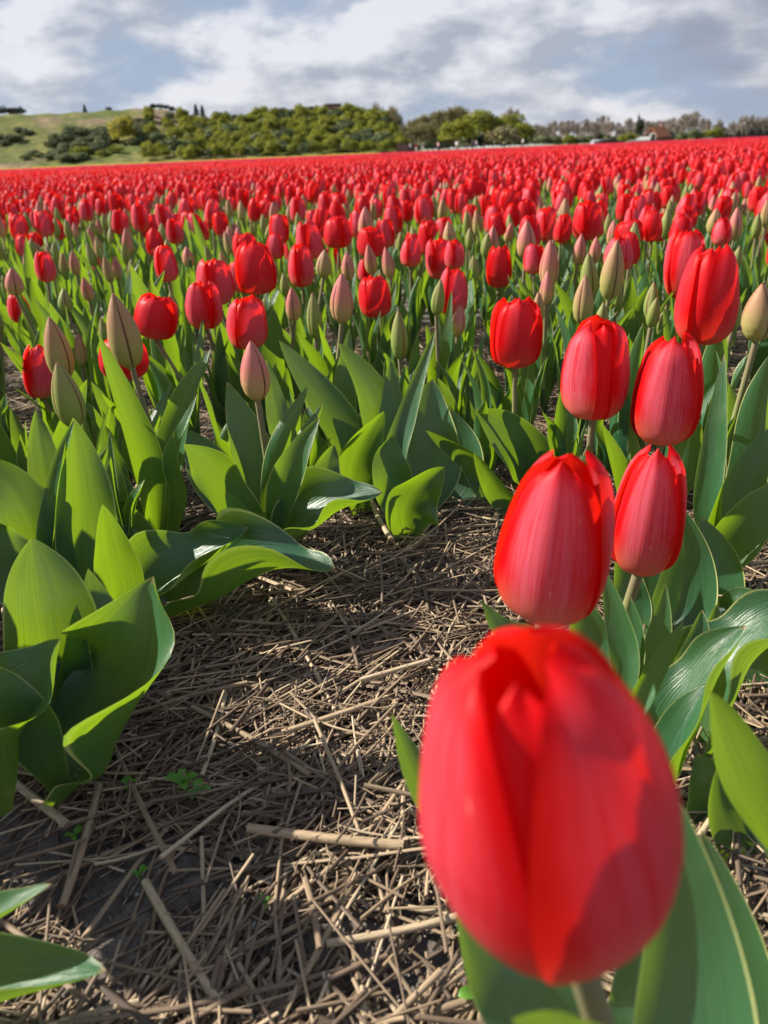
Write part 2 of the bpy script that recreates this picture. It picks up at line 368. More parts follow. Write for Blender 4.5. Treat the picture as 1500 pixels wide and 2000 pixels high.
# ------------------------------------------------------------------ leaves
def wprof(v):
    return np.where(v < .38, .42 + .58 * sstep(-.05, .38, v), np.clip(1 - (np.clip(v - .38, 0, 1) / .62) ** 1.75, 0, 1) ** .85)
def leaf_grid(spine, width, facing, A=.6, wave=.5, seed=0, nv=26, nu=11, twist=0.0):
    """facing: (n,3) vectors the concave side looks to; A: how far the blade is rolled into a channel"""
    r_ = random.Random(seed)
    S = catmull(spine, nv); v = np.linspace(0, 1, nv)
    T = np.gradient(S, axis=0); T /= np.linalg.norm(T, axis=1)[:, None] + 1e-9
    Fc = np.broadcast_to(np.asarray(facing, float), S.shape)
    sd = np.cross(T, Fc); sd /= np.linalg.norm(sd, axis=1)[:, None] + 1e-9
    nn = np.cross(sd, T)
    tw = np.linspace(0, twist, nv)[:, None]
    sd, nn = sd * np.cos(tw) + nn * np.sin(tw), nn * np.cos(tw) - sd * np.sin(tw)
    x = np.linspace(-1, 1, nu)
    Av = np.clip(A * (1.35 - .55 * v), .05, 2.6)
    hw = wprof(v) * width / 2
    a = x[None, :] * Av[:, None]
    lx = np.sin(a) / Av[:, None]; ln = (1 - np.cos(a)) / Av[:, None]
    ln = ln + np.exp(-(x / .10) ** 2)[None, :] * -.03
    p1, p2 = r_.uniform(0, 6.3), r_.uniform(0, 6.3); f1, f2 = r_.uniform(1.2, 2.1), r_.uniform(1.2, 2.1)
    wv = np.where(x[None, :] > 0, np.sin(6.28 * f1 * v[:, None] + p1), np.sin(6.28 * f2 * v[:, None] + p2))
    ln = ln + wave * .34 * wv * (np.abs(x) ** 2.2)[None, :] * sstep(.1, .45, v)[:, None]
    return S[:, None] + hw[:, None, None] * (sd[:, None] * lx[:, :, None] + nn[:, None] * ln[:, :, None])
def auto_leaf_grid(seed, L_=.16, nv=16, nu=7, spread=1.0):
    r_ = random.Random(seed); l = L_ * r_.uniform(.8, 1.15); o = r_.uniform(.08, .42) * spread
    sw = r_.uniform(-.15, .15)
    sp = [(0.004, 0, 0), (l * .10 * (1 + o), sw * l * .1, l * .33), (l * .38 * o + .01, sw * l * .4, l * .70), (l * (.75 * o + .02), sw * l, l * (.98 - .28 * o * o))]
    return leaf_grid(sp, r_.uniform(.026, .044), (-1, r_.uniform(-.5, .5), .4), r_.uniform(.5, 1.0), r_.uniform(.2, .8), seed, nv, nu, r_.uniform(-.7, .7))
LEAVES = [Geo().grid(auto_leaf_grid(i)).mesh('leaf', [M_LEAF]) for i in range(16)]
LEAVES_FINE = [Geo().grid(auto_leaf_grid(50 + i, .165, 24, 11)).mesh('leaf', [M_LEAF]) for i in range(12)]

# ------------------------------------------------------------------ the tulips one can tell apart
# px, py, width, height (photo pixels), kind, lean in degrees (+ = to the right), label
HERO = [
 (1058, 1522, 545, 605, 'H', -10, 'largest red tulip, out of focus, filling the lower right of the photo'),
 (1085, 1043, 236, 345, 'H', 3, 'pink-streaked red tulip standing directly behind the largest blurred tulip'),
 (1266, 990, 150, 270, 'H', 1, 'red tulip tucked against the right side of the pink-streaked front tulip'),
 (1306, 758, 142, 232, 'H', 1, 'pinkish tulip with a ruffled side, below the tall glossy red pair'),
 (1165, 720, 138, 206, 'H', 0, 'red tulip with two rounded petal tips between the lone small red and the ruffled one'),
 (1385, 575, 126, 208, 'R', 2, 'tall glossy red tulip with notched top in front of a pink one'),
 (1338, 512, 84, 146, 'H', -3, 'pink tulip half hidden behind the tall glossy red tulip'),
 (1008, 648, 105, 146, 'R', 0, 'red tulip alone on a bare green stem above a broad dark leaf'),
 (1490, 610, 68, 118, 'M', 4, 'brown-green tulip bud cut by the right border'),
 (975, 520, 53, 86, 'R', 0, 'squat red tulip just above the lone tulip on its bare stem'),
 (876, 568, 64, 97, 'H', -5, 'half open pinkish tulip showing one red wedge, on a long pale stem'),
 (855, 502, 56, 86, 'H', -6, 'plump pink tulip leaning left above the half open one with a red wedge'),
 (836, 462, 50, 72, 'R', -8, 'wide red tulip partly covered by the plump pink leaning tulip'),
 (803, 487, 38, 72, 'H', -3, 'slim pink-green tulip just opening, left of the plump pink one'),
 (778, 655, 37, 96, 'G', -2, 'slender green bud on a dark stem in front of a narrow bright leaf'),
 (730, 578, 66, 87, 'R', -4, 'bright red egg-shaped tulip beside a pale pink bud'),
 (670, 582, 49, 100, 'P', 6, 'pale pink closed bud leaning right beside the egg-shaped red tulip'),
 (614, 617, 33, 92, 'G', 0, 'green bud with a dark seam left of the pale pink leaning bud'),
 (587, 517, 54, 90, 'H', 0, 'pink tulip with one red wedge, lowest of the cluster left of centre'),
 (603, 468, 56, 82, 'H', -4, 'pink tulip overhanging the one with the red wedge in the cluster'),
 (570, 486, 32, 54, 'R', 0, 'small red tulip at the left end of the cluster'),
 (649, 512, 36, 66, 'R', 3, 'narrow red tulip behind a green bud in the cluster'),
 (634, 515, 34, 56, 'M', 8, 'green bud leaning over the narrow red tulip in the cluster'),
 (662, 452, 60, 68, 'R', 3, 'broad red tulip at the top of the cluster left of centre'),
 (714, 436, 32, 66, 'P', 0, 'dusky pink bud standing before a wide open red tulip'),
 (725, 472, 60, 62, 'R', 0, 'wide open red tulip behind the dusky pink bud'),
 (682, 520, 28, 56, 'P', 3, 'small dusky bud between the cluster and the small pink tulip'),
 (711, 527, 38, 48, 'H', -8, 'small pink tulip just above the egg-shaped red one'),
 (768, 428, 42, 60, 'H', 0, 'upright rose red tulip right of the dusky pink bud'),
 (830, 402, 38, 52, 'R', 0, 'deep red tulip at the rear above the wide red one'),
 (497, 725, 62, 118, 'P', 0, 'rosy closed bud with a dark seam on a stem before a bright yellow-green leaf'),
 (473, 628, 82, 112, 'H', -5, 'pink and red tulip leaning left just above the rosy closed bud'),
 (388, 593, 78, 102, 'H', -9, 'red tulip with pink sides leaning left, lower of the leaning pair'),
 (413, 548, 76, 98, 'H', -9, 'pink tulip with a notched top, upper of the leaning pair'),
 (497, 522, 86, 112, 'R', -2, 'bright red tulip with a wide cup right of the leaning pair'),
 (480, 482, 54, 62, 'R', -3, 'red tulip peeping over the wide-cupped bright red one'),
 (240, 647, 67, 152, 'M', -4, 'tall pointed brown-green bud standing before two red tulips'),
 (284, 618, 88, 96, 'R', -14, 'open red tulip leaning left behind the tall pointed bud'),
 (240, 697, 100, 92, 'R', 0, 'red tulip almost hidden behind the tall pointed bud'),
 (65, 724, 66, 116, 'H', -5, 'pinkish tulip with yellow-green base left of two tall buds'),
 (110, 682, 56, 128, 'M', -3, 'pinkish green bud right behind the tulip with the yellow-green base'),
 (130, 772, 62, 134, 'G', -4, 'green bud half covered by upright leaves near the left border'),
 (35, 600, 43, 64, 'H', 0, 'lone small red tulip above the pinkish green bud at the left border'),
 (120, 588, 28, 52, 'G', -8, 'small pale green bud right of the lone small red tulip'),
 (192, 508, 32, 46, 'H', 0, 'lone small pink-edged tulip among green buds, left of the leaning pair'),
 (367, 502, 25, 42, 'P', -3, 'tiny rosy bud left of the notched pink tulip'),
 (45, 478, 33, 48, 'H', -2, 'small pink tulip, left one of a touching pair near the left border'),
 (70, 472, 28, 46, 'R', 0, 'small red tulip, right one of a touching pair near the left border'),
 (22, 550, 36, 58, 'P', -8, 'dusky pink bud above the lone small red tulip'),
 (1027, 468, 40, 76, 'P', 0, 'rosy pointed bud right of the squat red tulip'),
 (1068, 437, 46, 70, 'H', -2, 'rose tulip with a bright fleck right of the rosy pointed bud'),
 (1027, 413, 42, 54, 'R', -6, 'red tulip with a bright rim behind the rosy pointed bud'),
 (1101, 420, 29, 68, 'M', 0, 'pale brown bud against the left side of a big scarlet tulip'),
 (1147, 430, 60, 82, 'R', 0, 'big scarlet tulip standing out among buds in the middle rows'),
 (1221, 405, 37, 58, 'R', 0, 'red tulip right of the big scarlet one'),
 (1274, 397, 38, 52, 'R', 2, 'red tulip on a clear stem farther right than the big scarlet one'),
 (1197, 455, 24, 52, 'P', 0, 'slim purple-pink bud between the big scarlet tulip and a hidden wide one'),
 (1236, 453, 60, 52, 'R', 8, 'wide red tulip hidden behind a single green bud'),
 (1238, 468, 28, 70, 'G', 0, 'single green bud covering the middle of a wide red tulip'),
 (1303, 437, 26, 62, 'G', 0, 'green bud left of the pink tulip behind the glossy red one'),
 (1074, 516, 40, 94, 'P', 1, 'pink-topped green bud on a dark stem above a pale narrow leaf'),
 (1132, 488, 27, 64, 'P', 4, 'mauve bud just behind a dark-seamed green bud'),
 (1150, 538, 38, 90, 'G', -5, 'green bud with a dark seam right of the pink-topped bud'),
 (1197, 528, 48, 120, 'M', 4, 'longest pointed green bud, above the two-tipped red tulip'),
 (1140, 586, 42, 98, 'M', 0, 'brownish green bud lowest of the three grouped buds'),
 (1175, 625, 32, 70, 'G', 2, 'green bud peeping over the two-tipped red tulip'),
 (1274, 590, 32, 78, 'G', 0, 'rounded dark-seamed green bud left of the tall glossy red tulip'),
 (1296, 628, 23, 66, 'G', 3, 'thin green bud between the rounded bud and the ruffled pinkish tulip'),
 (1342, 424, 42, 50, 'R', 0, 'red tulip directly above the pink one behind the glossy red'),
 (1395, 433, 30, 54, 'M', 0, 'plump green bud above the tall glossy red tulip'),
 (1439, 437, 28, 66, 'P', 2, 'purple-tipped bud right of the plump green one'),
 (1488, 462, 32, 66, 'H', 2, 'rose tulip cut by the right border above the brown-green bud'),
 (918, 421, 34, 48, 'R', 0, 'small red tulip between the pink leaning one and the upright row behind'),
 (965, 428, 42, 60, 'H', 0, 'pink-shaded red tulip above the squat red one'),
 (962, 468, 25, 56, 'P', 2, 'pale pink bud touching the top of the squat red tulip'),
 (884, 462, 30, 62, 'M', 6, 'pale bud rising right of the plump pink leaning tulip'),
 (918, 467, 20, 44, 'G', 0, 'little green bud between the pale bud and the pale pink one'),
]
SIZE = {'R': .066, 'H': .062, 'G': .031, 'P': .034, 'M': .033}
FACE = {0: -48, 1: -114, 2: -112, 3: -108, 4: -148, 5: -72, 6: -100, 7: -92}     # where an outer petal of a front tulip faces
plants = []       # (base x, y) already taken
tulips = {}
def stem_mesh(b, t, lean, r0=.0036, r1=.0031, n=8):
    b = np.array(b); t = np.array(t); mid = (b * .55 + t * .45) + np.array([lean * .006, 0.002, 0])
    sp = catmull([b, mid, t], 10)
    return Geo().grid(tube(sp, np.linspace(r0, r1, 10), n)).mesh('stem', [M_STEM])
def add_leaf_copies(root, rn, n, fine, zs, spread=1.0):
    a0 = rn.uniform(0, 6.28)
    for k in range(n):
        me = rn.choice(LEAVES_FINE if fine else LEAVES)
        s = zs * rn.uniform(.8, 1.1)
        if rn.random() < .3: me = rn.choice(LEAVES_UP)
        o = link('leaf', me, root, (0, 0, 0), (0, 0, a0 + k * (6.28 / n if n < 4 else 2.3) + rn.uniform(-.5, .5)), (s, s, s))
for i, (px, py, wpx, hpx, kind, lean, label) in enumerate(HERO):
    rn = random.Random(i * 31 + 5)
    dw = SIZE[kind] * F / wpx
    d = ray(px, py); dz = (H - .232) / max(-d.z, .02)
    k = .5 if i > 8 else .15
    dep = math.exp(math.log(dw) * (1 - k) + math.log(min(dz, dw * 1.6)) * k)
    c = at_depth(px, py, dep)
    ang = math.atan2(H - c.z, c.y)
    wm = wpx * dep / F; ln = R(lean)
    top = Vector((math.sin(ln), 0, math.cos(ln)))
    q1, q2 = proj(c + top * .005), proj(c - top * .005)
    hm = .01 * (hpx - (.16 if kind in 'RH' else .06) * wpx * math.sin(ang)) / math.hypot(q1[0] - q2[0], q1[1] - q2[1])
    fb = c - top * hm * .5
    bx = fb.x - math.sin(ln) * .10 + rn.uniform(-.008, .008); by = fb.y + rn.uniform(-.006, .012)
    root = tag(link('tulip', None, None, (bx, by, 0)), label, 'tulip', 'tulips one can tell apart in the front rows')
    root.empty_display_size = .02
    base = Vector((bx, by, 0))
    link('stem', stem_mesh((0, 0, -.005), fb - base + Vector((0, 0, .002)), -lean * .3, .0046 if i < 3 else .0036, .0042 if i < 3 else .0031, 12 if i < 10 else 8), root)
    fl = link('flower', CORE if kind in 'RH' else BCORE, root, fb - base, (rn.uniform(-.05, .05), ln, rn.uniform(0, 6.28) if i not in FACE else 0), (wm * .93, wm * .93, hm))
    if i in FACE:
        ps = petal_set(kind, 900 + i * 3, True, R(FACE[i]), .30 if i == 0 else None, .86 if i else 1.10)
    else: ps = rn.choice(PETALS[kind])
    if i == 0:
        for me in ps:
            if me.materials[0] == M_FLUSH: me.materials[0] = M_FRONT
    for me in ps: link('petal', me, fl)
    plants.append((bx, by)); tulips[i] = root
    root['_d'] = dep
    del root['_d']

# ------------------------------------------------------------------ big leaves of the front plants, placed where they grow
CAMV = np.array(CAM)
LEAVES_UP = []
for q in range(10):
    r_ = random.Random(q + 900); l = r_.uniform(.15, .20); o = r_.uniform(.02, .16)
    sp = [(.004, 0, 0), (.010, r_.uniform(-.005, .005), l * .35), (l * o * .6 + .01, r_.uniform(-.012, .012), l * .7), (l * o * 1.5 + .01, r_.uniform(-.025, .025), l)]
    LEAVES_UP.append(Geo().grid(leaf_grid(sp, r_.uniform(.018, .030), (-1, r_.uniform(-.4, .4), .2), r_.uniform(.7, 1.2), r_.uniform(.2, .7), q, 24, 9, r_.uniform(-1.1, 1.1))).mesh('leaf', [M_LEAF]))
def hero_leaf(root, pts, wpx, Y0, Y1, A=.6, rot=0, wave=.4, seed=0, twist=0.0, nv=30, nu=13):
    """pts: spine in the photo from foot to tip, standing between world depth Y0 (foot) and Y1 (tip)"""
    n = len(pts); sp = []
    for k, (px, py) in enumerate(pts):
        p = at_y(px, py, Y0 + (Y1 - Y0) * k / (n - 1)); p.z = max(p.z, .003); sp.append(p)
    mid = sp[n // 2]; dep = (mid - CAM).dot(fwd); wd = wpx * dep / F; wave *= 1.5
    S = catmull([tuple(p) for p in sp], nv)
    T = np.gradient(S, axis=0); T /= np.linalg.norm(T, axis=1)[:, None]
    V = CAMV - S; V = V - (V * T).sum(1)[:, None] * T; V /= np.linalg.norm(V, axis=1)[:, None]
    B = np.cross(T, V); a = R(rot); V = V * math.cos(a) + B * math.sin(a)
    o = np.array(root.location)
    P = leaf_grid([tuple(p) for p in sp], wd, V, A, wave, seed, nv, nu, twist) - o
    lo = (P + o)[..., 2]; P[..., 2] += np.clip(.002 - lo, 0, None)
    return link('leaf', Geo().grid(P).mesh('leaf', [M_LEAF]), root)
def plant(px, py, label, grp=None):
    p = on_ground(px, py)
    t = tag(link('tulip_plant', None, None, (p.x, p.y, 0)), label, 'tulip plant', grp); t.empty_display_size = .02
    plants.append((p.x, p.y)); return t
PA = plant(120, 1545, 'leafy tulip plant with a broad cupped leaf at the left beside bare soil')
PB = plant(170, 1240, 'bright yellow-green tulip plant standing upright behind the broad cupped leaf')
PC = tulips[36]; PD = tulips[30]; PE = plant(800, 1040, 'dark green tulip plant with curled leaf tips at the head of the straw path')
PE2 = plant(690, 1000, 'dark tulip plant with an upright scrolled leaf left of the straw path head')
PF = tulips[7]; PG = tulips[1]; PH = tulips[2]; P1 = tulips[0]
PR = plant(1560, 1760, 'tulip plant with a long folded pointed leaf at the right border')
PR2 = plant(1480, 1420, 'tulip plant with broad pale bent leaves at the right border')
PL = plant(-170, 2040, 'tulip plant reaching in from the lower left corner with two folded leaf tips')
PJ = plant(445, 1215, 'low tulip plant with a long leaf drooping over the straw')
PK = plant(1440, 1120, 'tulip plant with tall grey-green folded leaves at the right border')
def hl(root, pts, w, dY0=0, dY1=0, **k):
    global LS
    LS += 1
    Y = root.location.y
    return hero_leaf(root, pts, w, Y + dY0, Y + dY1, seed=LS * 13, **k)
LS = 0
# plant A
hl(PA, [(120, 1560), (195, 1440), (280, 1290), (300, 1125)], 420, -.005, .05, A=1.35, rot=-48, wave=.8)
hl(PA, [(20, 1560), (30, 1430), (80, 1340), (118, 1248)], 340, -.03, .0, A=1.35, rot=-58, wave=.7)
hl(PA, [(100, 1500), (100, 1280), (80, 1150), (62, 1050)], 205, .03, .07, A=.7, rot=12, wave=.2)
hl(PA, [(110, 1520), (135, 1400), (142, 1300), (150, 1180)], 90, .03, .05, A=.8, rot=20)
hl(PA, [(115, 1530), (60, 1430), (0, 1350), (-70, 1290)], 120, -.02, -.03, A=.7, rot=0)
hl(PA, [(130, 1530), (165, 1390), (200, 1250), (172, 1110)], 130, .06, .12, A=.5, rot=10, wave=.5)
# plant B
hl(PB, [(170, 1230), (165, 1080), (158, 940), (143, 815)], 135, 0, .03, A=.75, rot=16, wave=.3)
hl(PB, [(110, 1200), (100, 1060), (115, 930), (146, 818)], 62, -.01, .02, A=1.0, rot=-55, wave=.2)
hl(PB, [(180, 1240), (230, 1170), (215, 1080), (200, 985)], 110, -.03, -.05, A=.6, rot=20, wave=.3)
hl(PB, [(150, 1230), (90, 1080), (30, 960), (-40, 890)], 120, .0, .02, A=.6, rot=-10, wave=.3)
hl(PB, [(150, 1220), (110, 1040), (85, 900), (70, 800)], 80, .06, .12, A=.6, rot=0)
hl(PB, [(130, 1220), (110, 1000), (130, 850), (170, 740)], 75, .10, .18, A=.6, rot=25, wave=.2)
hl(PB, [(190, 1220), (200, 1080), (212, 960), (205, 860)], 95, .08, .12, A=.6, rot=0)
hl(PB, [(140, 1220), (40, 1130), (-20, 1060), (-60, 1000)], 130, -.02, -.03, A=.5, rot=0)
# plant C (tall pointed bud)
hl(PC, [(300, 1080), (285, 930), (245, 800), (193, 655)], 84, -.05, -.06, A=1.0, rot=28, wave=.2)
hl(PC, [(315, 1080), (325, 930), (362, 800), (412, 680)], 92, -.03, -.02, A=.9, rot=-20, wave=.35, twist=.5)
hl(PC, [(330, 1100), (352, 980), (345, 880), (385, 770)], 55, -.06, -.06, A=.9, rot=-45, wave=.6)
hl(PC, [(260, 1090), (230, 980), (215, 900), (205, 830)], 70, .0, .02, A=.6, rot=0)
hl(PC, [(300, 1120), (250, 1010), (220, 940), (190, 900)], 70, -.02, .0, A=.6, rot=10)
hl(PC, [(310, 1090), (270, 1060), (225, 1010), (205, 955)], 95, -.08, -.10, A=.7, rot=35, wave=.2)
# plant J, low long leaves over the straw
hl(PJ, [(250, 1210), (320, 1130), (400, 1085), (486, 1030)], 190, .0, .01, A=1.3, rot=-45, wave=.6)
hl(PJ, [(340, 1250), (440, 1150), (545, 1105), (656, 1112)], 250, .01, -.02, A=1.35, rot=-62, wave=.8)
hl(PJ, [(446, 1185), (458, 1220), (456, 1270), (445, 1315)], 52, .01, -.01, A=.5, rot=0, wave=.1)
hl(PJ, [(320, 1240), (300, 1160), (260, 1080), (230, 1020)], 110, .02, .06, A=.7, rot=20, wave=.2)
# plant D (rosy closed bud)
hl(PD, [(525, 1075), (515, 960), (480, 850), (443, 745)], 98, .0, .03, A=.55, rot=12, wave=.3)
hl(PD, [(520, 1080), (455, 995), (405, 920), (358, 868)], 120, -.03, -.06, A=.8, rot=28, wave=.5)
hl(PD, [(530, 1075), (555, 965), (580, 895), (624, 815)], 76, -.04, -.04, A=.8, rot=-18, wave=.3)
hl(PD, [(545, 1070), (600, 1020), (665, 985), (748, 962)], 190, -.05, -.06, A=1.4, rot=-50, wave=.5)
hl(PD, [(575, 1050), (625, 960), (640, 910), (652, 868)], 66, .02, .05, A=.6, rot=10)
hl(PD, [(500, 1075), (430, 950), (395, 890), (360, 840)], 95, .05, .1, A=.5, rot=0)
hl(PD, [(545, 1050), (555, 900), (540, 800), (520, 700)], 60, .06, .12, A=.6, rot=15)
hl(PD, [(515, 1080), (495, 1030), (470, 1010), (440, 960)], 60, -.05, -.07, A=.6, rot=0)
# plants E
hl(PE2, [(700, 1000), (690, 930), (710, 865), (750, 803)], 112, -.02, -.03, A=1.0, rot=24, wave=.5)
hl(PE2, [(690, 990), (680, 880), (620, 770), (545, 665)], 96, .02, .08, A=.7, rot=25, wave=.25)
hl(PE2, [(720, 1000), (745, 880), (725, 770), (660, 668)], 96, .0, .04, A=.7, rot=24, wave=.25)
hl(PE2, [(690, 990), (670, 870), (672, 760), (682, 640)], 62, .06, .12, A=.6, rot=0)
hl(PE2, [(680, 1000), (640, 920), (600, 860), (560, 780)], 70, .05, .1, A=.6, rot=15)
hl(PE, [(795, 1050), (795, 1000), (820, 955), (868, 912)], 135, -.02, -.03, A=1.0, rot=20, wave=.55)
hl(PE, [(780, 1000), (775, 900), (800, 800), (852, 640)], 56, .03, .08, A=.8, rot=-20, wave=.2)
hl(PE, [(820, 1020), (840, 920), (835, 820), (845, 740)], 130, .04, .10, A=.5, rot=0, wave=.2)
hl(PE, [(770, 1000), (758, 880), (765, 790), (762, 700)], 60, .05, .1, A=.6, rot=0)
hl(PE, [(790, 1030), (770, 960), (760, 900), (768, 850)], 90, .0, .02, A=.6, rot=10)
hl(PE, [(830, 1030), (880, 950), (900, 880), (880, 800)], 110, .05, .1, A=.5, rot=0)
# plant F (lone red tulip)
hl(PF, [(1050, 985), (1030, 900), (985, 845), (928, 800)], 116, -.01, -.03, A=.6, rot=20, wave=.3)
hl(PF, [(1010, 1010), (960, 950), (910, 890), (832, 840)], 70, -.05, -.08, A=1.0, rot=-30, wave=.5)
hl(PF, [(1030, 1020), (990, 980), (960, 935), (925, 884)], 66, -.09, -.12, A=1.1, rot=-25, wave=.3)
hl(PF, [(1080, 970), (1085, 900), (1092, 830), (1096, 758)], 42, -.04, -.05, A=.8, rot=25, wave=.2)
hl(PF, [(1040, 980), (960, 920), (925, 860), (915, 770)], 80, .05, .1, A=.6, rot=0)
hl(PF, [(1000, 990), (930, 880), (925, 760), (945, 650)], 45, .08, .14, A=.8, rot=30)
# plant G and H (second and third tulip)
hl(PH, [(1290, 1260), (1330, 1190), (1345, 1100), (1328, 985)], 124, .03, .06, A=.5, rot=5, wave=.1)
hl(PG, [(1225, 1380), (1225, 1290), (1205, 1200), (1180, 1110)], 66, .04, .07, A=.7, rot=-20, wave=.15)
hl(PH, [(1250, 1250), (1240, 1190), (1225, 1120), (1215, 1030)], 70, .03, .06, A=.6, rot=0)
hl(PG, [(1200, 1480), (1250, 1380), (1290, 1300), (1336, 1212)], 66, -.02, -.01, A=1.35, rot=-10, wave=.2)
hl(PG, [(1060, 1330), (1050, 1270), (980, 1230), (945, 1180)], 70, .04, .06, A=.8, rot=20)
hl(PG, [(1120, 1450), (1150, 1320), (1150, 1240), (1130, 1150)], 110, .05, .08, A=.5, rot=0)
hl(PR2, [(1300, 1600), (1320, 1440), (1385, 1320), (1458, 1222)], 210, -.08, -.06, A=1.3, rot=-45, wave=.5)
hl(PR2, [(1370, 1520), (1420, 1330), (1490, 1240), (1590, 1170)], 250, -.03, .0, A=1.3, rot=-45, wave=.5)
hl(PR2, [(1430, 1500), (1470, 1400), (1480, 1300), (1470, 1200)], 80, .03, .05, A=.6, rot=0)
hl(PR2, [(1450, 1480), (1500, 1300), (1450, 1180), (1400, 1200)], 100, .08, .14, A=.9, rot=0, wave=.4)
hl(PR2, [(1290, 1540), (1300, 1480), (1340, 1400), (1390, 1330)], 90, -.08, -.07, A=.6, rot=-20, wave=.2)
hl(PR, [(1600, 1840), (1520, 1660), (1440, 1510), (1384, 1347)], 230, -.03, -.05, A=1.35, rot=35, wave=.5)
hl(PR, [(1500, 1690), (1430, 1620), (1395, 1540), (1362, 1470)], 150, .04, .06, A=.5, rot=0, wave=.15)
hl(PR, [(1600, 1780), (1580, 1600), (1560, 1450), (1530, 1300)], 120, .06, .1, A=.6, rot=0)
hl(PH, [(1270, 1260), (1280, 1180), (1290, 1090), (1275, 990)], 90, .04, .08, A=.5, rot=0, wave=.1)
hl(PH, [(1330, 1260), (1390, 1180), (1400, 1100), (1370, 1010)], 110, .04, .09, A=.6, rot=10, wave=.2)
hl(PG, [(1100, 1420), (1060, 1330), (1010, 1260), (935, 1170)], 60, .06, .1, A=.8, rot=20)
hl(PR2, [(1400, 1480), (1350, 1390), (1330, 1310), (1330, 1230)], 90, .02, .04, A=.7, rot=10)
hl(PR2, [(1440, 1480), (1400, 1360), (1390, 1280), (1400, 1180)], 100, .05, .09, A=.6, rot=15)
hl(PR, [(1560, 1760), (1480, 1700), (1420, 1600), (1400, 1500)], 120, .02, .04, A=.6, rot=15)
hl(PG, [(1250, 1420), (1262, 1340), (1285, 1250), (1300, 1140)], 70, .05, .08, A=.6, rot=10, wave=.2)
hl(PG, [(1200, 1430), (1225, 1340), (1240, 1250), (1232, 1165)], 62, .05, .08, A=.8, rot=-15, wave=.2)
hl(PG, [(1280, 1420), (1330, 1340), (1360, 1270), (1372, 1190)], 80, .06, .10, A=.7, rot=15, wave=.3)
# plant 1 (largest tulip)
hl(P1, [(1330, 2260), (1350, 2060), (1345, 1830), (1310, 1540)], 240, -.01, .05, A=.55, rot=10, wave=.12)
hl(P1, [(1420, 2250), (1455, 2060), (1430, 1840), (1370, 1620)], 150, .04, .10, A=.6, rot=10, wave=.15)
hl(P1, [(1180, 2200), (1080, 2010), (980, 1880), (890, 1740)], 250, .02, .06, A=.6, rot=15, wave=.15)
hl(P1, [(1010, 1860), (900, 1690), (822, 1540), (764, 1393)], 92, .10, .13, A=.8, rot=30, wave=.5)
hl(P1, [(1220, 2260), (1190, 2100), (1090, 2020), (1000, 1990)], 170, -.02, -.03, A=.9, rot=-20, wave=.15)
hl(P1, [(1220, 2150), (1250, 2000), (1250, 1900), (1235, 1820)], 130, .06, .1, A=.6, rot=0)
# plant at the lower left corner
hl(PL, [(-200, 1960), (-110, 1850), (-20, 1800), (101, 1726)], 130, .02, .0, A=1.25, rot=-58, wave=.3)
hl(PL, [(-250, 2080), (-120, 1980), (40, 1930), (208, 1896)], 260, .0, -.02, A=1.3, rot=-52, wave=.3)
# plant at the right border behind
hl(PK, [(1400, 1120), (1420, 1040), (1450, 940), (1510, 830)], 120, .0, .03, A=.9, rot=20, wave=.3)
hl(PK, [(1390, 1130), (1430, 1060), (1490, 990), (1570, 930)], 110, -.03, -.04, A=.8, rot=10, wave=.3)
hl(PK, [(1400, 1110), (1385, 1000), (1400, 850), (1415, 690)], 62, .0, .05, A=.7, rot=-20, wave=.2)
hl(PK, [(1430, 1110), (1460, 1000), (1500, 900), (1560, 840)], 90, .05, .1, A=.6, rot=0)
# leaves of the remaining told-apart tulips
for i, root in tulips.items():
    rn = random.Random(i + 400)
    if i > 6 and i not in (8,):
        for q in range(2): link('leaf', rn.choice(LEAVES_UP), root, (rn.uniform(-.012, .012), rn.uniform(-.01, .02), 0), (0, 0, rn.uniform(0, 6.28)), (1, 1, rn.uniform(.85, 1.1)))
    own = sum(1 for c in root.children if c.name.split('.')[0] == 'leaf') - (2 if i > 6 and i != 8 else 0)
    if own >= 4: continue
    n = 3 if own else 4
    if i in (1, 2): n = 2
    if i == 0: continue
    add_leaf_copies(root, rn, n, i < 45, rn.uniform(.9, 1.12), .9)

# ------------------------------------------------------------------ the field: rows of tulips
HEAD = R(14)
c_, s_ = math.cos(HEAD), math.sin(HEAD)
def bare(x, y):
    """the strip of straw left free behind the front row"""
    if y < .88 or (x < -.30 and y < 1.0): return True
    # gap running away on the left
    if y < 2.1 and abs(x - (-.60 + (y - 1.05) * .22)) < .075 + .02 * math.sin(9 * y): return True
    return False
def gen(y0, y1, rs, ps, margin=1.12, seed=3):
    r_ = np.random.default_rng(seed)
    half = y1 * .56 * margin + .4
    nr = int(2 * (half + y1 * .3) / rs) + 2; npn = int((y1 - y0) / c_ * 1.15 / ps) + 8
    a = (np.arange(nr) - nr / 2) * rs; b = y0 / c_ - .6 + np.arange(npn) * ps
    A, B = np.meshgrid(a, b); A = A + r_.normal(0, rs * .17, A.shape); B = B + r_.normal(0, ps * .30, B.shape)
    X = A * c_ + B * s_; Y = -A * s_ + B * c_
    X, Y = X.ravel(), Y.ravel()
    k = (Y > y0) & (Y < y1) & (np.abs(X) < Y * .53 * margin + .12)
    return X[k], Y[k]
def pred(px, Y):
    left = 1 - sstep(480, 720, px)
    p_r = .43 + .18 * sstep(2.5, 4.5, Y) + .28 * sstep(4.0, 9, Y)
    p_l = .08 + .26 * sstep(1.9, 2.9, Y) + .26 * sstep(3.0, 4.5, Y) + .33 * sstep(4.2, 8, Y)
    return p_r * (1 - left) + p_l * left
X, Y = gen(.88, 5.5, .125, .10)
order = np.argsort(Y)
taken = np.array(plants)
cand = []
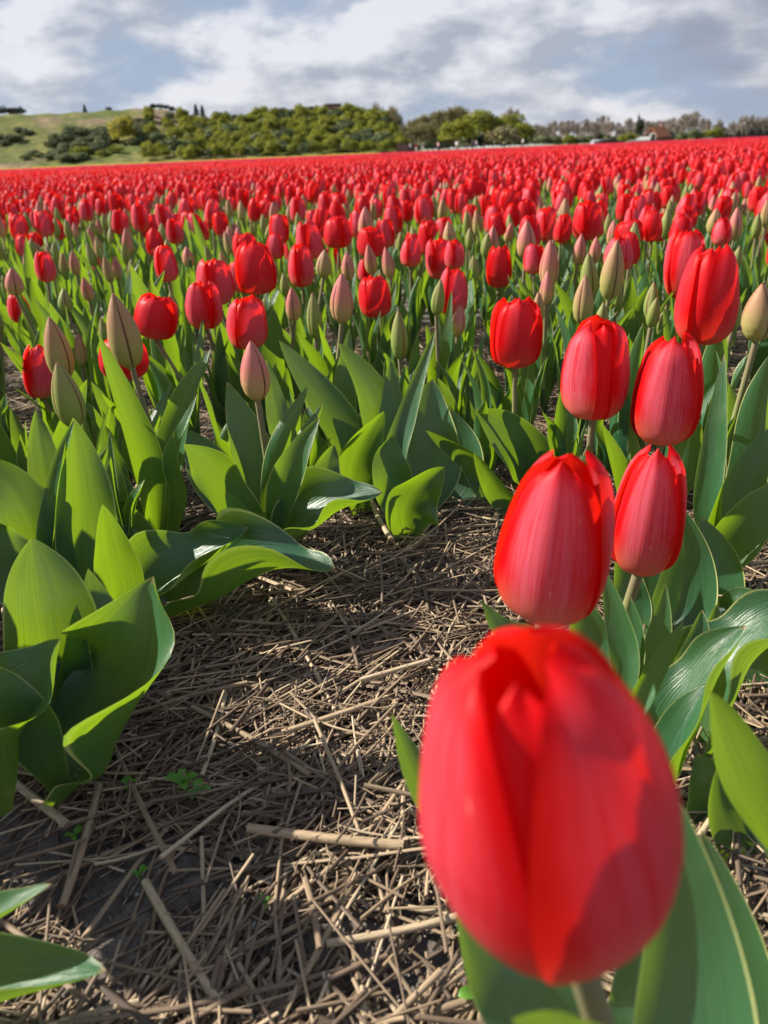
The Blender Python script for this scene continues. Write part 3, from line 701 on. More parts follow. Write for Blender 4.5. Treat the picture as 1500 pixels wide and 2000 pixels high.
for j in order:
    x, y = float(X[j]), float(Y[j])
    if bare(x, y): continue
    if np.min(np.hypot(taken[:, 0] - x, taken[:, 1] - y)) < .062: continue
    if x > .0 and y < 1.05 and x < .2: pass
    cand.append((x, y))
N_SINGLE = 298 - len(HERO) - 0
GR, GB = 'red tulips crowding the middle rows', 'closed buds crowding the middle rows'
LR = 'open red tulip in the crowded middle rows, behind the front tulips'
LB = 'closed pale bud in the crowded middle rows, behind the front tulips'
def kind_at(x, y, rn):
    px, _ = proj((x, y, .22))
    if rn.random() < float(pred(px, y)): return 'R' if rn.random() < .45 else 'H'
    return rn.choice('GGGMPP')
rn = random.Random(77)
singles, rest = cand[:N_SINGLE], cand[N_SINGLE:]
for (x, y) in singles:
    k = kind_at(x, y, rn); red = k in 'RH'
    root = tag(link('tulip', None, None, (x, y, 0)), LR if red else LB, 'tulip', GR if red else GB); root.empty_display_size = .02
    lft = 1 - float(sstep(480, 720, proj((x, y, .2))[0]))
    h = rn.uniform(.165, .205) if red else rn.uniform(.150, .20) - .02 * lft
    lx, ly = rn.gauss(0, .012), rn.gauss(0, .012)
    link('stem', stem_mesh((0, 0, -.004), (lx, ly, h), 0, .0034, .003, 6), root)
    sw = SIZE[k] * rn.uniform(.82, 1.08) * (.66 + .30 * float(sstep(.9, 2.9, y))); sw *= .92; sh = (sw * rn.uniform(1.35, 1.65)) if red else sw * rn.uniform(2.2, 2.8)
    link('flower', rn.choice(WHOLE[k]), root, (lx, ly, h), (rn.gauss(0, .09), rn.gauss(-.03, .09), rn.uniform(0, 6.28)), (sw, sw, sh))
    add_leaf_copies(root, rn, 4 if y < 1.6 else 3, y < 1.3, rn.uniform(.95, 1.25) * (1 + .12 * lft))

# low leafy plants that close the gaps of the front row
rn = random.Random(63)
for (px, py) in ((390, 915), (455, 985), (612, 985), (655, 915), (735, 950), (885, 925), (945, 950), (330, 985), (62, 1010), (15, 930), (985, 900), (1105, 985), (1180, 930), (1430, 990), (1490, 1050), (560, 900), (800, 900), (250, 940)):
    p = on_ground(px, py); root = tag(link('tulip_plant', None, None, (p.x, p.y, 0)), 'short leafy tulip plant without a flower, filling in between the front tulips', 'tulip plant', 'leafy plants filling the front row'); root.empty_display_size = .02
    plants.append((p.x, p.y)); add_leaf_copies(root, rn, 5, True, rn.uniform(.72, .98))
# the same row goes on just outside the left edge and shades the path
rn = random.Random(41)
for k in range(300):
    y = rn.uniform(-.08, .95); x = rn.uniform(-.80, -.16)
    if k > 150: y = rn.uniform(.08, .55); x = rn.uniform(-.46, -.16)
    if y < .34 and x > -.62: continue
    if any((Vector((x, y, z)) - CAM).dot(fwd) > -.05 and proj((x, y, z))[0] + .085 * F / max(.03, (Vector((x, y, z)) - CAM).dot(fwd)) > -5 for z in (.0, .08, .16, .25)): continue
    if min(math.hypot(x - a, y - b) for a, b in plants) < .05: continue
    plants.append((x, y)); red = rn.random() < .5
    root = tag(link('tulip', None, None, (x, y, 0)), 'tulip of the front row growing just outside the left edge', 'tulip', 'tulips outside the left edge'); root.empty_display_size = .02
    h = rn.uniform(.17, .21); link('stem', stem_mesh((0, 0, -.004), (0, 0, h), 0, .0036, .003, 6), root)
    kk = 'R' if red else 'M'; sw = SIZE[kk]; link('flower', rn.choice(WHOLE[kk]), root, (0, 0, h), (0, 0, rn.uniform(0, 6)), (sw, sw, sw * (1.4 if red else 2.2)))
    add_leaf_copies(root, rn, 4, True, rn.uniform(1.0, 1.3))

# farther rows: uncountable, one object for each belt of the field
def template(kind, lod):
    r_ = random.Random(ord(kind) + lod * 5 + rnd.randrange(1000)); g = Geo()
    sw = SIZE[kind] * .88; red = kind in 'RH'; h = .185 if red else .172
    S = np.array([sw * .88, sw * .88, sw * (1.38 if red else 2.2)])
    mi = {'R': 0, 'H': 1, 'G': 3, 'M': 4, 'P': 5}[kind]
    nu, nv = {0: (7, 9), 1: (5, 6), 2: (3, 5)}[lod]
    if red:
        gs = red_flower_grids(r_, nu, nv, r_.choice((.28, .36, .44, .52, .74)))
        if lod == 2: gs = gs[3:] if nu < 4 else gs
        for nm, P in gs: g.grid(P * S + (0, 0, h), mi if nm == 'outer' else 2)
    else:
        for k in range(3): g.grid(bud_petal(k * 2.0944, .5, 1, nu, nv) * S + (0, 0, h), mi)
    if lod < 2: g.grid(tube([(0, 0, 0), (.002, 0, h * .5), (0, 0, h)], [.0034, .0032, .003], 4), 7)
    nl = 3 if lod < 2 else 2
    for q in range(nl):
        P = auto_leaf_grid(r_.randrange(10 ** 6), .165, {0: 10, 1: 6, 2: 4}[lod], {0: 5, 1: 3, 2: 3}[lod])
        a = q * 2.1 + r_.uniform(-.5, .5); ca, sa = math.cos(a), math.sin(a)
        g.grid(np.stack([P[..., 0] * ca - P[..., 1] * sa, P[..., 0] * sa + P[..., 1] * ca, P[..., 2]], -1), 6)
    V = np.concatenate(g.v); Fq = np.concatenate(g.f); return V, Fq, np.concatenate(g.uv), np.concatenate(g.mi)
FMATS = [M_RED, M_FLUSH, M_INNER, M_BUDG, M_BUDM, M_BUDP, M_LEAFFAR, M_STEM]
def belt(name, pts, lod, label, seed):
    r_ = np.random.default_rng(seed); pr = random.Random(seed)
    groups = {}
    for (x, y) in pts:
        k = kind_at(x, y, pr); groups.setdefault((k, pr.randrange(4)), []).append((x, y))
    G = Geo()
    for (k, var), ps in sorted(groups.items()):
        V, Fq, UV, mi = template(k, lod); ps = np.array(ps); n = len(ps)
        a = r_.uniform(0, 6.28, n); s = r_.uniform(.86, 1.12, n); lx = r_.normal(0, .07, n); ly = r_.normal(0, .07, n)
        x0 = V[None, :, 0] * np.cos(a)[:, None] - V[None, :, 1] * np.sin(a)[:, None]
        y0 = V[None, :, 0] * np.sin(a)[:, None] + V[None, :, 1] * np.cos(a)[:, None]
        z0 = V[None, :, 2] * s[:, None]
        W = np.stack([x0 * s[:, None] + z0 * lx[:, None] + ps[:, :1], y0 * s[:, None] + z0 * ly[:, None] + ps[:, 1:], z0 + np.zeros_like(x0)], -1)
        FF = (Fq[None] + (np.arange(n) * len(V))[:, None, None]).reshape(-1, 4)
        G.v.append(W.reshape(-1, 3)); G.f.append(FF + G.n); G.uv.append(np.tile(UV, (n, 1))); G.mi.append(np.tile(mi, n))
        G.c.append(np.repeat(r_.uniform(0, 1, n), len(V))); G.n += n * len(V)
    o = link(name, G.mesh(name, FMATS)); tag(o, label, 'tulip field', None, 'stuff'); return o
belt('tulip_field', rest, 0, 'dense rows of red tulips and buds behind the middle rows', 21)
X, Y = gen(5.5, 13, .14, .11, 1.04, 5)
belt('tulip_field', list(zip(X, Y)), 1, 'thick red band of tulips farther back in the field', 22)
X, Y = gen(13, 30, .17, .14, 1.03, 6)
belt('tulip_field', list(zip(X, Y)), 2, 'far red tulips merging into a solid red band', 23)
# flower tops that merge in the distance
def carpet():
    r_ = np.random.default_rng(9); ys = [30.0]
    while ys[-1] < 148: ys.append(ys[-1] * 1.012)
    ys = np.array(ys); u = np.linspace(-1, 1, 420)
    P = np.zeros((len(ys), len(u), 3)); P[..., 0] = u[None] * (ys[:, None] * .62 + 3); P[..., 1] = ys[:, None]
    P[..., 2] = .215 + r_.uniform(-.05, .05, P.shape[:2]); P[..., :2] += r_.normal(0, .05, P[..., :2].shape)
    m = Mat('far_flowers'); nz = m.noise(m.coords('Object'), 2.2, 4, 0.7)
    c = m.mix(m.step(nz, .35, .7), (0.50, 0.006, 0.014), (0.66, 0.03, 0.05))
    m.surf(c, 0.6, 0.1, None, (0.8, 0.02, 0.02), .25)
    o = link('tulip_field', Geo().grid(P, 0, None).mesh('tulip_field', [m.m], False)); tag(o, 'farthest strip of red flower tops under the tree line', 'tulip field', None, 'stuff')
carpet()

# ------------------------------------------------------------------ ground
def ground():
    fx = np.concatenate([-np.geomspace(1500, 1.3, 40), np.linspace(-1.2, 1.2, 320), np.geomspace(1.3, 1500, 40)])
    fy = np.concatenate([[-20, -5, -1], np.linspace(-.1, 2.0, 300), np.geomspace(2.05, 3000, 60)])
    X, Y = np.meshgrid(fx, fy); r_ = np.random.default_rng(4)
    near = (np.abs(X) < 1.25) & (Y < 2.02) & (Y > -.2)
    Z = np.zeros_like(X)
    for k in range(26):
        a = r_.uniform(0, 6.28); f = r_.uniform(12, 130); Z += np.sin((X * math.cos(a) + Y * math.sin(a)) * f + r_.uniform(0, 6.28)) * .05 / f
    Z = np.where(near, Z + r_.normal(0, .0008, Z.shape), 0) - .004
    m = Mat('sandy_soil'); co = m.coords('Object')
    n1 = m.noise(co, 9, 5, .65); n2 = m.noise(co, 190, 6, .75); n3 = m.noise(co, 700, 3, .8)
    col = m.mix(m.step(n1, .35, .65), (0.15, 0.125, 0.108), (0.24, 0.205, 0.172))
    col = m.mix(m.step(n2, .40, .66), col, (0.29, 0.25, 0.215)); col = m.mix(m.step(n3, .60, .72), col, (0.33, 0.30, 0.27))
    col = m.mix(m.step(m.mth('ADD', n2, m.mth('MULTIPLY', n3, .4)), .62, .50), col, (0.085, 0.072, 0.066))
    sp = m.n('ShaderNodeSeparateXYZ'); m.t.links.new(co, sp.inputs[0])
    grass = m.mix(m.step(m.noise(co, .06, 4, .6), .4, .6), (0.17, 0.20, 0.06), (0.25, 0.21, 0.11))
    col = m.mix(m.step(sp.outputs[1], 147, 150), col, grass)
    m.surf(col, 0.9, 0.15, m.bump(m.mth('ADD', n2, m.mth('MULTIPLY', n3, .5)), .9, .006))
    P = np.stack([X, Y, Z], -1)
    tag(link('ground', Geo().grid(P).mesh('ground', [m.m])), 'dark sandy soil of the tulip field', 'ground', None, 'structure')
ground()

# ------------------------------------------------------------------ straw
def straw_material():
    m = Mat('straw'); t = m.tint(); co = m.coords('UV')
    sp = m.n('ShaderNodeSeparateXYZ'); m.t.links.new(co, sp.inputs[0])
    fib = m.noise(m.mapping(co, (9, 1.2, 1)), 1.0, 4, .7)
    cr = m.n('ShaderNodeValToRGB'); m.t.links.new(t, cr.inputs[0]); e = cr.color_ramp.elements
    e[0].position = 0; e[0].color = (0.085, 0.058, 0.040, 1); e[1].position = 1; e[1].color = (0.64, 0.53, 0.36, 1)
    a = e.new(.3); a.color = (0.20, 0.135, 0.085, 1); b = e.new(.65); b.color = (0.46, 0.335, 0.20, 1)
    col = m.mix(m.mth('MULTIPLY', m.step(fib, .35, .75), .55), cr.outputs[0], (0.085, 0.065, 0.05))
    return m.surf(col, .62, .35, m.bump(fib, .3, .002))
M_STRAW = straw_material()
def path_density(x, y):
    """straw lies thick on the path and thin where soil shows"""
    px, py = proj((x, y, 0))
    d = 1.0
    for (cx, cy, rx, ry, k) in ((230, 1780, 230, 85, .93), (740, 1830, 230, 75, .97), (860, 1940, 230, 90, .95), (580, 1900, 100, 60, .6), (60, 1640, 130, 80, .85), (360, 1700, 120, 60, .8), (150, 1950, 150, 70, .7), (420, 1700, 90, 60, .35)):
        q = ((px - cx) / rx) ** 2 + ((py - cy) / ry) ** 2
        d *= 1 - k * math.exp(-q)
    return d
def stalk(g, x, y, z, ang, tilt, ln, rad, tint, bend, n=5, flat=1.0, seg=4):
    t = np.linspace(-.5, .5, seg)
    ca, sa = math.cos(ang), math.sin(ang)
    lx = t * ln * math.cos(tilt); off = bend * ln * (1 - 4 * t * t); lz = t * ln * math.sin(tilt)
    P = np.stack([x + lx * ca - off * sa, y + lx * sa + off * ca, z + lz], 1)
    P[:, 2] = np.maximum(P[:, 2], rad * .3)
    a = np.linspace(0, 2 * np.pi, n + 1)[None]
    side = np.array([-sa, ca, 0]); upv = np.array([-math.sin(tilt) * ca, -math.sin(tilt) * sa, math.cos(tilt)])
    G_ = P[:, None] + rad * (side[None, None] * np.cos(a)[..., None] + upv[None, None] * np.sin(a)[..., None] * flat)
    u, v = np.meshgrid(np.linspace(0, 1, n + 1), np.linspace(0, 1, seg)); UV = np.stack([u, v * ln * 60], -1).reshape(-1, 2)
    g.grid(G_, 0, UV, tint)
    for e_ in (0, -1):      # close the ends
        base = G_[e_, :-1]; g.add(base, np.array([list(range(n))]), None, 0, tint * .6)
def straw():
    r_ = random.Random(5); g = Geo()
    n_try = 40000
    for q in range(n_try):
        y = .20 + 1.75 * r_.random() ** 1.45; x = r_.uniform(-.62, .70) * (y * .9 + .12) + (.20 * r_.random() if y < .6 and r_.random() < .3 else 0)
        dn = path_density(x, y); big = r_.random()
        if r_.random() > dn * dn * (1 if big < .6 else dn): continue
        rad = r_.uniform(.0003, .0007) if big < .62 else (r_.uniform(.0007, .0013) if big < .955 else r_.uniform(.0013, .0022))
        ln = r_.uniform(.006, .04) if big < .62 else r_.uniform(.035, .10) if big < .85 else r_.uniform(.07, .19)
        ang = r_.gauss(R(38), R(38)) if r_.random() < .55 else r_.uniform(0, 3.14)
        z = abs(r_.gauss(.0, .007)) * (.4 + .6 * dn) + .0005
        tint = min(1, max(0, r_.betavariate(1.25, 2.0) + (.1 if big < .3 else 0)))
        stalk(g, x, y, z, ang, r_.gauss(0, .12), ln, rad, tint, r_.gauss(0, .045), 5 if rad > .0009 else 4, r_.uniform(.35, 1.0), 4 if ln > .03 else 3)
    o = link('straw_mulch', g.mesh('straw_mulch', [M_STRAW])); tag(o, 'grey brown straw mulch scattered over the path between the tulip rows', 'straw', None, 'stuff')
straw()
def crumbs():
    r_ = np.random.default_rng(12); g = Geo(); n = 9000
    Y = .2 + 1.0 * r_.random(n) ** 1.6; X = r_.uniform(-.62, .62, n) * (Y * .9 + .1); s = r_.gamma(1.6, .00055, n).clip(.0003, .0034)
    base = np.array([[1, 0, 0], [0, 1, 0], [-1, 0, 0], [0, -1, 0], [0, 0, 1], [0, 0, -1]], float); fc = np.array([[0, 1, 4], [1, 2, 4], [2, 3, 4], [3, 0, 4], [1, 0, 5], [2, 1, 5], [3, 2, 5], [0, 3, 5]])
    a = r_.uniform(0, 6.28, n); V = np.repeat(base[None], n, 0) * r_.uniform(.55, 1.3, (n, 6, 1)) * s[:, None, None]; V[..., 2] *= .75
    x = V[..., 0] * np.cos(a)[:, None] - V[..., 1] * np.sin(a)[:, None]; y = V[..., 0] * np.sin(a)[:, None] + V[..., 1] * np.cos(a)[:, None]
    W = np.stack([x + X[:, None], y + Y[:, None], V[..., 2] + (s * .3)[:, None]], -1).reshape(-1, 3)
    g.add(W, (fc[None] + (np.arange(n) * 6)[:, None, None]).reshape(-1, 3), None, 0, np.repeat(r_.beta(1.2, 3, n), 6))
    o = link('soil_crumbs', g.mesh('soil_crumbs', [tinted('crumb', (0.05, 0.042, 0.037), (0.42, 0.37, 0.31), .9)])); tag(o, 'crumbs of dark soil and sand between the straws', 'soil', None, 'stuff')
crumbs()
def one_stalk(p0, p1, rad, z, label, tint):
    a = on_ground(*p0); b = on_ground(*p1); c = (a + b) / 2; d = b - a; g = Geo()
    stalk(g, 0, 0, 0, math.atan2(d.y, d.x), 0, d.length, rad, tint, rnd.uniform(-.02, .02), 9, .8, 9)
    for t in (-.2, .17):   # the nodes of the stalk
        k = np.array([d.x, d.y, 0]) * t; u = np.array([d.x, d.y, 0]) / d.length
        g.grid(tube([k - u * .0012, k - u * .0005, k + u * .0005, k + u * .0012], [rad * .98, rad * 1.18, rad * 1.18, rad * .98], 9), 0, None, tint * .7)
    tag(link('straw_stalk', g.mesh('straw_stalk', [M_STRAW]), None, (c.x, c.y, z)), label, 'straw stalk', 'single thick straw stalks')
one_stalk((490, 1655), (790, 1690), .0034, .016, 'thickest split straw stalk lying level left of the largest tulip', .62)
one_stalk((290, 1750), (445, 2010), .0026, .012, 'long pale straw stalk running down to the lower border over dark soil', .72)
one_stalk((640, 1868), (905, 1812), .0024, .010, 'pale straw stalk pointing at the foot of the largest tulip', .75)
one_stalk((728, 1012), (768, 1090), .0030, .020, 'flat tan straw stalk at the head of the path below dark leaves', .7)
one_stalk((2, 1530), (140, 1640), .0030, .012, 'pale straw stalk on sunlit soil under the leaves at the left border', .85)
one_stalk((555, 1465), (760, 1395), .0024, .016, 'tan straw stalk slanting up toward the small leaf beside the largest tulip', .65)
one_stalk((705, 1365), (840, 1325), .0022, .018, 'pale cut straw end left of the largest tulip\'s shoulder', .82)
one_stalk((380, 1410), (610, 1545), .0022, .014, 'long straw stalk crossing the middle of the path on a slant', .45)
one_stalk((130, 1800), (200, 1560), .0026, .012, 'bundle-like upright straw stalk near the lower left leaf tips', .55)
one_stalk((560, 2000), (700, 1730), .0020, .010, 'thin straw stalk leaning across the bare soil at bottom centre', .6)

M_SEED = simple('seedling', (0.10, 0.28, 0.03), 0.5, 0.4, trans=(.4, .6, .05), tf=.35)
def seedling(px, py, s, label):
    p = on_ground(px, py); root = tag(link('weed_seedling', None, None, (p.x, p.y, .006)), label, 'weed', 'weed seedlings in the straw'); r_ = random.Random(px)
    root.empty_display_size = .01
    link('stem', Geo().grid(tube([(0, 0, -.008), (0, 0, .004 * s), (0.001, 0, .008 * s)], [.0006, .0006, .0005], 5)).mesh('stem', [M_SEED]), root)
    for k in range(4):
        a = k * 1.57 + r_.uniform(-.5, .5); l = .009 * s * r_.uniform(.7, 1.2); c, s2 = math.cos(a), math.sin(a)
        P = leaf_grid([(0, 0, .006 * s), (l * .4 * c, l * .4 * s2, .009 * s), (l * .8 * c, l * .8 * s2, .010 * s), (l * c, l * s2, .009 * s)], l * .62, (0, 0, 1), .4, .2, k, 8, 5)
        link('leaf', Geo().grid(P).mesh('leaf', [M_SEED]), root)
seedling(362, 1560, 1.3, 'bright green seedling on the straw below the broad cupped leaf')
seedling(392, 1578, 1.1, 'round-leaved seedling, right one of two on the straw')
seedling(258, 1558, .9, 'tiny dark seedling close under the broad cupped leaf')
seedling(152, 1655, .7, 'tiny green seedling on sunlit soil at the left')
seedling(278, 1728, .6, 'tiny weed sprout between straw at lower left')
seedling(940, 1978, 1.3, 'yellow-green seedling on bare soil at the foot of the largest tulip')
seedling(520, 1785, .6, 'faint small seedling on the dark soil near the white petal scrap')
def pebble(px, py, s, col, label, name, flat):
    p = on_ground(px, py); bm = bmesh.new(); bmesh.ops.create_icosphere(bm, subdivisions=2, radius=s); r_ = random.Random(px)
    for v in bm.verts: v.co *= r_.uniform(.82, 1.12); v.co.z *= flat
    me = bpy.data.meshes.new(name); bm.to_mesh(me); bm.free(); me.materials.append(simple(name + '_mat', col, .6, vary=tuple(c * .8 for c in col), scale=300))
    for q in me.polygons: q.use_smooth = True
    tag(link(name, me, None, (p.x, p.y, s * flat * .7)), label, name.replace('_', ' '))
pebble(495, 1807, .0030, (.8, .78, .74), 'white scrap lying on the dark soil at lower centre', 'petal_scrap', .4)
pebble(490, 1847, .0042, (.34, .34, .33), 'grey pebble on the dark soil below the white scrap', 'pebble', .7)

# ------------------------------------------------------------------ dune behind the field
RX = [-400, -100, 0, 100, 180, 260, 330, 400, 500, 560, 640, 700, 745, 775, 800, 830, 900]
RY = [226, 225, 227, 226, 222, 217, 214, 211, 217, 211, 205, 207, 214, 226, 250, 288, 300]
D0, D1 = 168.0, 232.0
def ridge_h(px):
    y = np.interp(px, RX, RY); return max(0.0, (horizon(px) - y) * D1 / F * .82 + .35 - 2.6 * float(sstep(300, 420, px)))
def hill_pt(px, t):
    d = ray(px, horizon(px)); ux, uy = d.x / d.y, 1.0
    D = D0 + (D1 - D0) * t
    hgt = ridge_h(px) * float(.10 * min(t / .12, 1) + .90 * sstep(.02, 1.0, t)) if t <= 1 else ridge_h(px) * float(1 - .75 * sstep(1, 2.2, t))
    return Vector((ux * D, D, max(0, hgt) + .15 * math.sin(px * .11 + t * 9) * min(1, ridge_h(px))))
def hill():
    pxs = np.linspace(-420, 900, 220); ts = np.linspace(-.02, 2.2, 90)
    P = np.array([[tuple(hill_pt(p, max(t, 0)) - Vector((0, 0, .3 if t < 0 else 0))) for p in pxs] for t in ts])
    m = Mat('dune_grass'); co = m.coords('Object')
    n1 = m.noise(m.mapping(co, (1, .6, 1.5)), .07, 5, .6); n2 = m.noise(co, .5, 4, .65); n3 = m.noise(m.mapping(co, (1, 1, 1), (40, 9, 3)), .045, 4, .6)
    col = m.mix(m.step(n1, .40, .60), (0.105, 0.12, 0.030), (0.175, 0.165, 0.055))
    col = m.mix(m.step(n3, .52, .62), col, (0.24, 0.165, 0.11))
    col = m.mix(m.mth('MULTIPLY', m.step(n2, .42, .62), .75), col, (0.065, 0.09, 0.035))
    m.surf(col, .95, .05, m.bump(n2, .6, .6))
    tag(link('hill', Geo().grid(P).mesh('hill', [m.m])), 'grassy dune ridge behind the tulip field', 'hill', None, 'structure')
hill()
# yellow strip at the foot of the dune
def strip():
    r_ = np.random.default_rng(3); xs = np.linspace(-120, 2, 400); ys = np.linspace(149, 154, 8)
    X, Y = np.meshgrid(xs, ys); Z = .33 + r_.uniform(-.08, .08, X.shape) + 0 * X; Z[0] = 0; Z[-1] = 0
    m = Mat('yellow_flowers'); nz = m.noise(m.coords('Object'), 1.5, 3)
    m.surf(m.mix(m.step(nz, .35, .6), (0.40, 0.33, 0.04), (0.22, 0.26, 0.05)), .7, .1)
    tag(link('flower_strip', Geo().grid(np.stack([X, Y, Z], -1)).mesh('flower_strip', [m.m])), 'thin strip of yellow flowers at the foot of the dune', 'flower strip', None, 'stuff')
strip()

# ------------------------------------------------------------------ shrubs and trees
def foliage(g, c, rad, n, size, r_, mi=0, base=.5, flat=.8, amp=.25, up=.4):
    """many small leaf sprays spread through an uneven lump"""
    c = np.array(c); rad = np.array(rad)
    d = r_.normal(size=(n, 3)); d /= np.linalg.norm(d, axis=1)[:, None]
    d[:, 2] = np.where(d[:, 2] < -.35, -d[:, 2], d[:, 2])
    ph = r_.uniform(0, 6.28, 6)
    lump = 1 + amp * (np.sin(3.1 * d[:, 0] + ph[0]) * np.sin(2.7 * d[:, 1] + ph[1]) + .6 * np.sin(6 * d[:, 2] + ph[2] + 4 * d[:, 0]) + .5 * np.sin(9 * d[:, 1] + ph[3]) * np.sin(8 * d[:, 0] + ph[4]))
    P = c + d * rad * (lump * r_.uniform(.72, 1.03, n))[:, None]
    nrm = d + r_.normal(0, .55, (n, 3)) + (0, 0, up); nrm /= np.linalg.norm(nrm, axis=1)[:, None]
    t = np.cross(nrm, r_.normal(size=(n, 3))); t /= np.linalg.norm(t, axis=1)[:, None]; b = np.cross(nrm, t)
    s = (size * r_.uniform(.6, 1.4, n))[:, None]
    V = np.stack([P + t * s, P + b * s * .8 + nrm * s * .2, P - t * s, P - b * s * .8 - nrm * s * .1], 1).reshape(-1, 3)
    Fq = np.arange(4 * n).reshape(n, 4)
    tint = np.clip(base + r_.normal(0, .18, n) + .22 * np.sin(5 * d[:, 0] + ph[5]), 0, 1)
    g.add(V, Fq, None, mi, np.repeat(tint, 4))
M_BUSH = tinted('bush_leaves', (0.045, 0.075, 0.018), (0.29, 0.29, 0.05), trans=(.4, .42, .03), tf=.3)
M_DARK = tinted('evergreen_leaves', (0.012, 0.022, 0.012), (0.035, 0.055, 0.025))
M_GREY = tinted('grey_scrub_leaves', (0.075, 0.105, 0.045), (0.19, 0.215, 0.09))
M_YEL = tinted('willow_leaves', (0.22, 0.21, 0.04), (0.42, 0.38, 0.08), trans=(.5, .45, .05), tf=.3)
M_TWIG = tinted('bare_twigs', (0.20, 0.175, 0.155), (0.46, 0.39, 0.34))
M_TWIGG = tinted('budding_twigs', (0.17, 0.155, 0.08), (0.38, 0.34, 0.16))
M_BARK = simple('bark', (0.09, 0.075, 0.06), .9, vary=(0.16, 0.14, 0.11), scale=3)
def shrub_mesh(seed, mat, n=700, size=.22):
    r_ = np.random.default_rng(seed); g = Geo()
    foliage(g, (0, 0, .75), (1, 1, .85), n, size * .45, r_, amp=.22)
    for k in range(5):
        a = r_.uniform(0, 6.28); foliage(g, (.6 * math.cos(a), .6 * math.sin(a), r_.uniform(.5, 1.1)), (.5, .5, .45), n // 6, size * .45, r_, base=r_.uniform(.3, .8), amp=.3)
    return g.mesh('shrub', [mat], False)
SHRUB = {k: [shrub_mesh(i + j * 10, m) for i in range(4)] for j, (k, m) in enumerate((('b', M_BUSH), ('g', M_GREY), ('d', M_DARK), ('y', M_YEL)))}
def shrub(px, t, s, kind, label, group, name='shrub', sq=1.0):
    p = hill_pt(px, t)
    r_ = random.Random(int(px * 17 + t * 1000))
    o = link(name, r_.choice(SHRUB[kind]), None, p - Vector((0, 0, .15 * s)), (0, 0, r_.uniform(0, 6.28)), (s, s, s * sq))
    return tag(o, label, 'shrub' if name == 'shrub' else 'tree', group)
rq = random.Random(8)
GT = 'bushes of the thicket on the dune'
LT = 'olive green bush in the thicket covering the right half of the dune'
npl = 0
for row in range(11):
    t = .06 + row * .088; px = 262 + (30 if row % 2 else 0) + rq.uniform(0, 15) + max(0, 5 - row) * 6
    if row > 7: px = 400 + row * 12
    while px < 790 - row * 2:
        s = rq.uniform(1.0, 2.0)
        if not (590 < px < 700 and row > 8 and abs(px - 655) < 14):
            shrub(px, t + rq.uniform(-.03, .03), s, 'b' if rq.random() < .82 else 'g', LT if True else '', GT); npl += 1
        px += rq.uniform(14, 27) * (1.7 if px < 340 else 1)
GS = 'low grey-green scrub on the open dune slope'
for k in range(74):
    if k < 40: px, t = rq.gauss(180, 55), rq.gauss(.36, .12)
    elif k < 52: px, t = rq.uniform(-40, 60), rq.gauss(.46, .06)
    elif k < 64: px, t = rq.gauss(110, 25), rq.uniform(.08, .25)
    else: px, t = rq.uniform(260, 310), rq.uniform(.3, .62)
    if abs(px - 248) < 16 and t < .5: px -= 45
    shrub(px, max(.04, min(.75, t)), rq.uniform(1.1, 1.9), 'g', 'low grey-green scrub bush on the open grassy slope of the dune', GS, sq=.55)
for (px, t, s) in ((140, .12, 1.8), (170, .2, 1.9), (155, .24, 1.6), (230, .2, 1.7), (205, .16, 1.6)):
    shrub(px, t, s, 'b', 'low bright green bush on the lower open slope of the dune', 'bright low bushes on the open slope', sq=.5)
shrub(248, .36, 2.9, 'y', 'round pale yellow bush alone on the dune slope', None, sq=1.15)
# dark pines on the ridge
def conifer_mesh(seed, conical):
    r_ = np.random.default_rng(seed); g = Geo()
    if conical:
        for k in range(6): foliage(g, (0, 0, .35 + k * .32), (.62 - k * .09, .62 - k * .09, .3), 130, .10, r_, amp=.3)
    else:
        foliage(g, (0, 0, .60), (.95, .8, .62), 500, .11, r_, amp=.3)
    return g.mesh('crown', [M_DARK], False)
CONE = [conifer_mesh(i, True) for i in range(3)]; RND = [conifer_mesh(20 + i, False) for i in range(3)]
TRUNK = Geo().grid(tube([(0, 0, -.3), (0, 0, .3), (.03, 0, .9)], [.09, .08, .05], 7)).mesh('trunk', [M_BARK])
def pine(px, s, conical, label, group, t=1.0):
    p = hill_pt(px, t); r_ = random.Random(int(px)); root = tag(link('pine_tree', None, None, p - Vector((0, 0, .2)), (0, 0, r_.uniform(0, 6)), (s, s, s)), label, 'tree', group)
    link('trunk', TRUNK, root); link('crown', r_.choice(CONE if conical else RND), root)
for px in (314, 326, 338, 350, 362): pine(px, 1.15, False, 'small dark pine in the flat-topped row on the dune ridge', 'row of dark pines on the ridge', .98)
pine(395, 1.35, True, 'dark pointed pine, left of the tight pair on the ridge', None); pine(407, 1.4, True, 'dark pointed pine, right of the tight pair on the ridge', None)
for px in (432, 441, 452): pine(px, 1.35, False, 'round dark pine right of the pointed pair on the ridge', 'round dark pines mid ridge', .99)
for px in (468, 480, 492): pine(px, 1.2, False, 'low dark pine just left of the single pointed pine on the ridge', 'low dark pines on the ridge', .99)
pine(513, 1.05, True, 'single small pointed pine right of the low dark row on the ridge', None)
for px in (566, 577): pine(px, 1.4, False, 'dark round pine at the left end of the hilltop thicket', 'dark pines above the thicket', 1.0)
for px in (596, 607, 617): pine(px, 1.5, False, 'dark pine rising over the top of the thicket', 'dark pines over the thicket top', 1.0)
pine(185, 1.0, True, 'lone tiny tree on the bare ridge, left of two', None); pine(230, .85, False, 'lone tiny tree on the bare ridge, right of two', None)
pine(18, 1.7, False, 'big dark tree in the clump at the left border of the ridge', None); pine(33, 1.6, False, 'middle dark tree in the clump at the left end of the ridge', None)
pine(64, 1.5, False, 'smaller dark tree standing right of the shed on the ridge', None); pine(-8, 1.4, False, 'dark tree cut by the left border on the ridge', None)

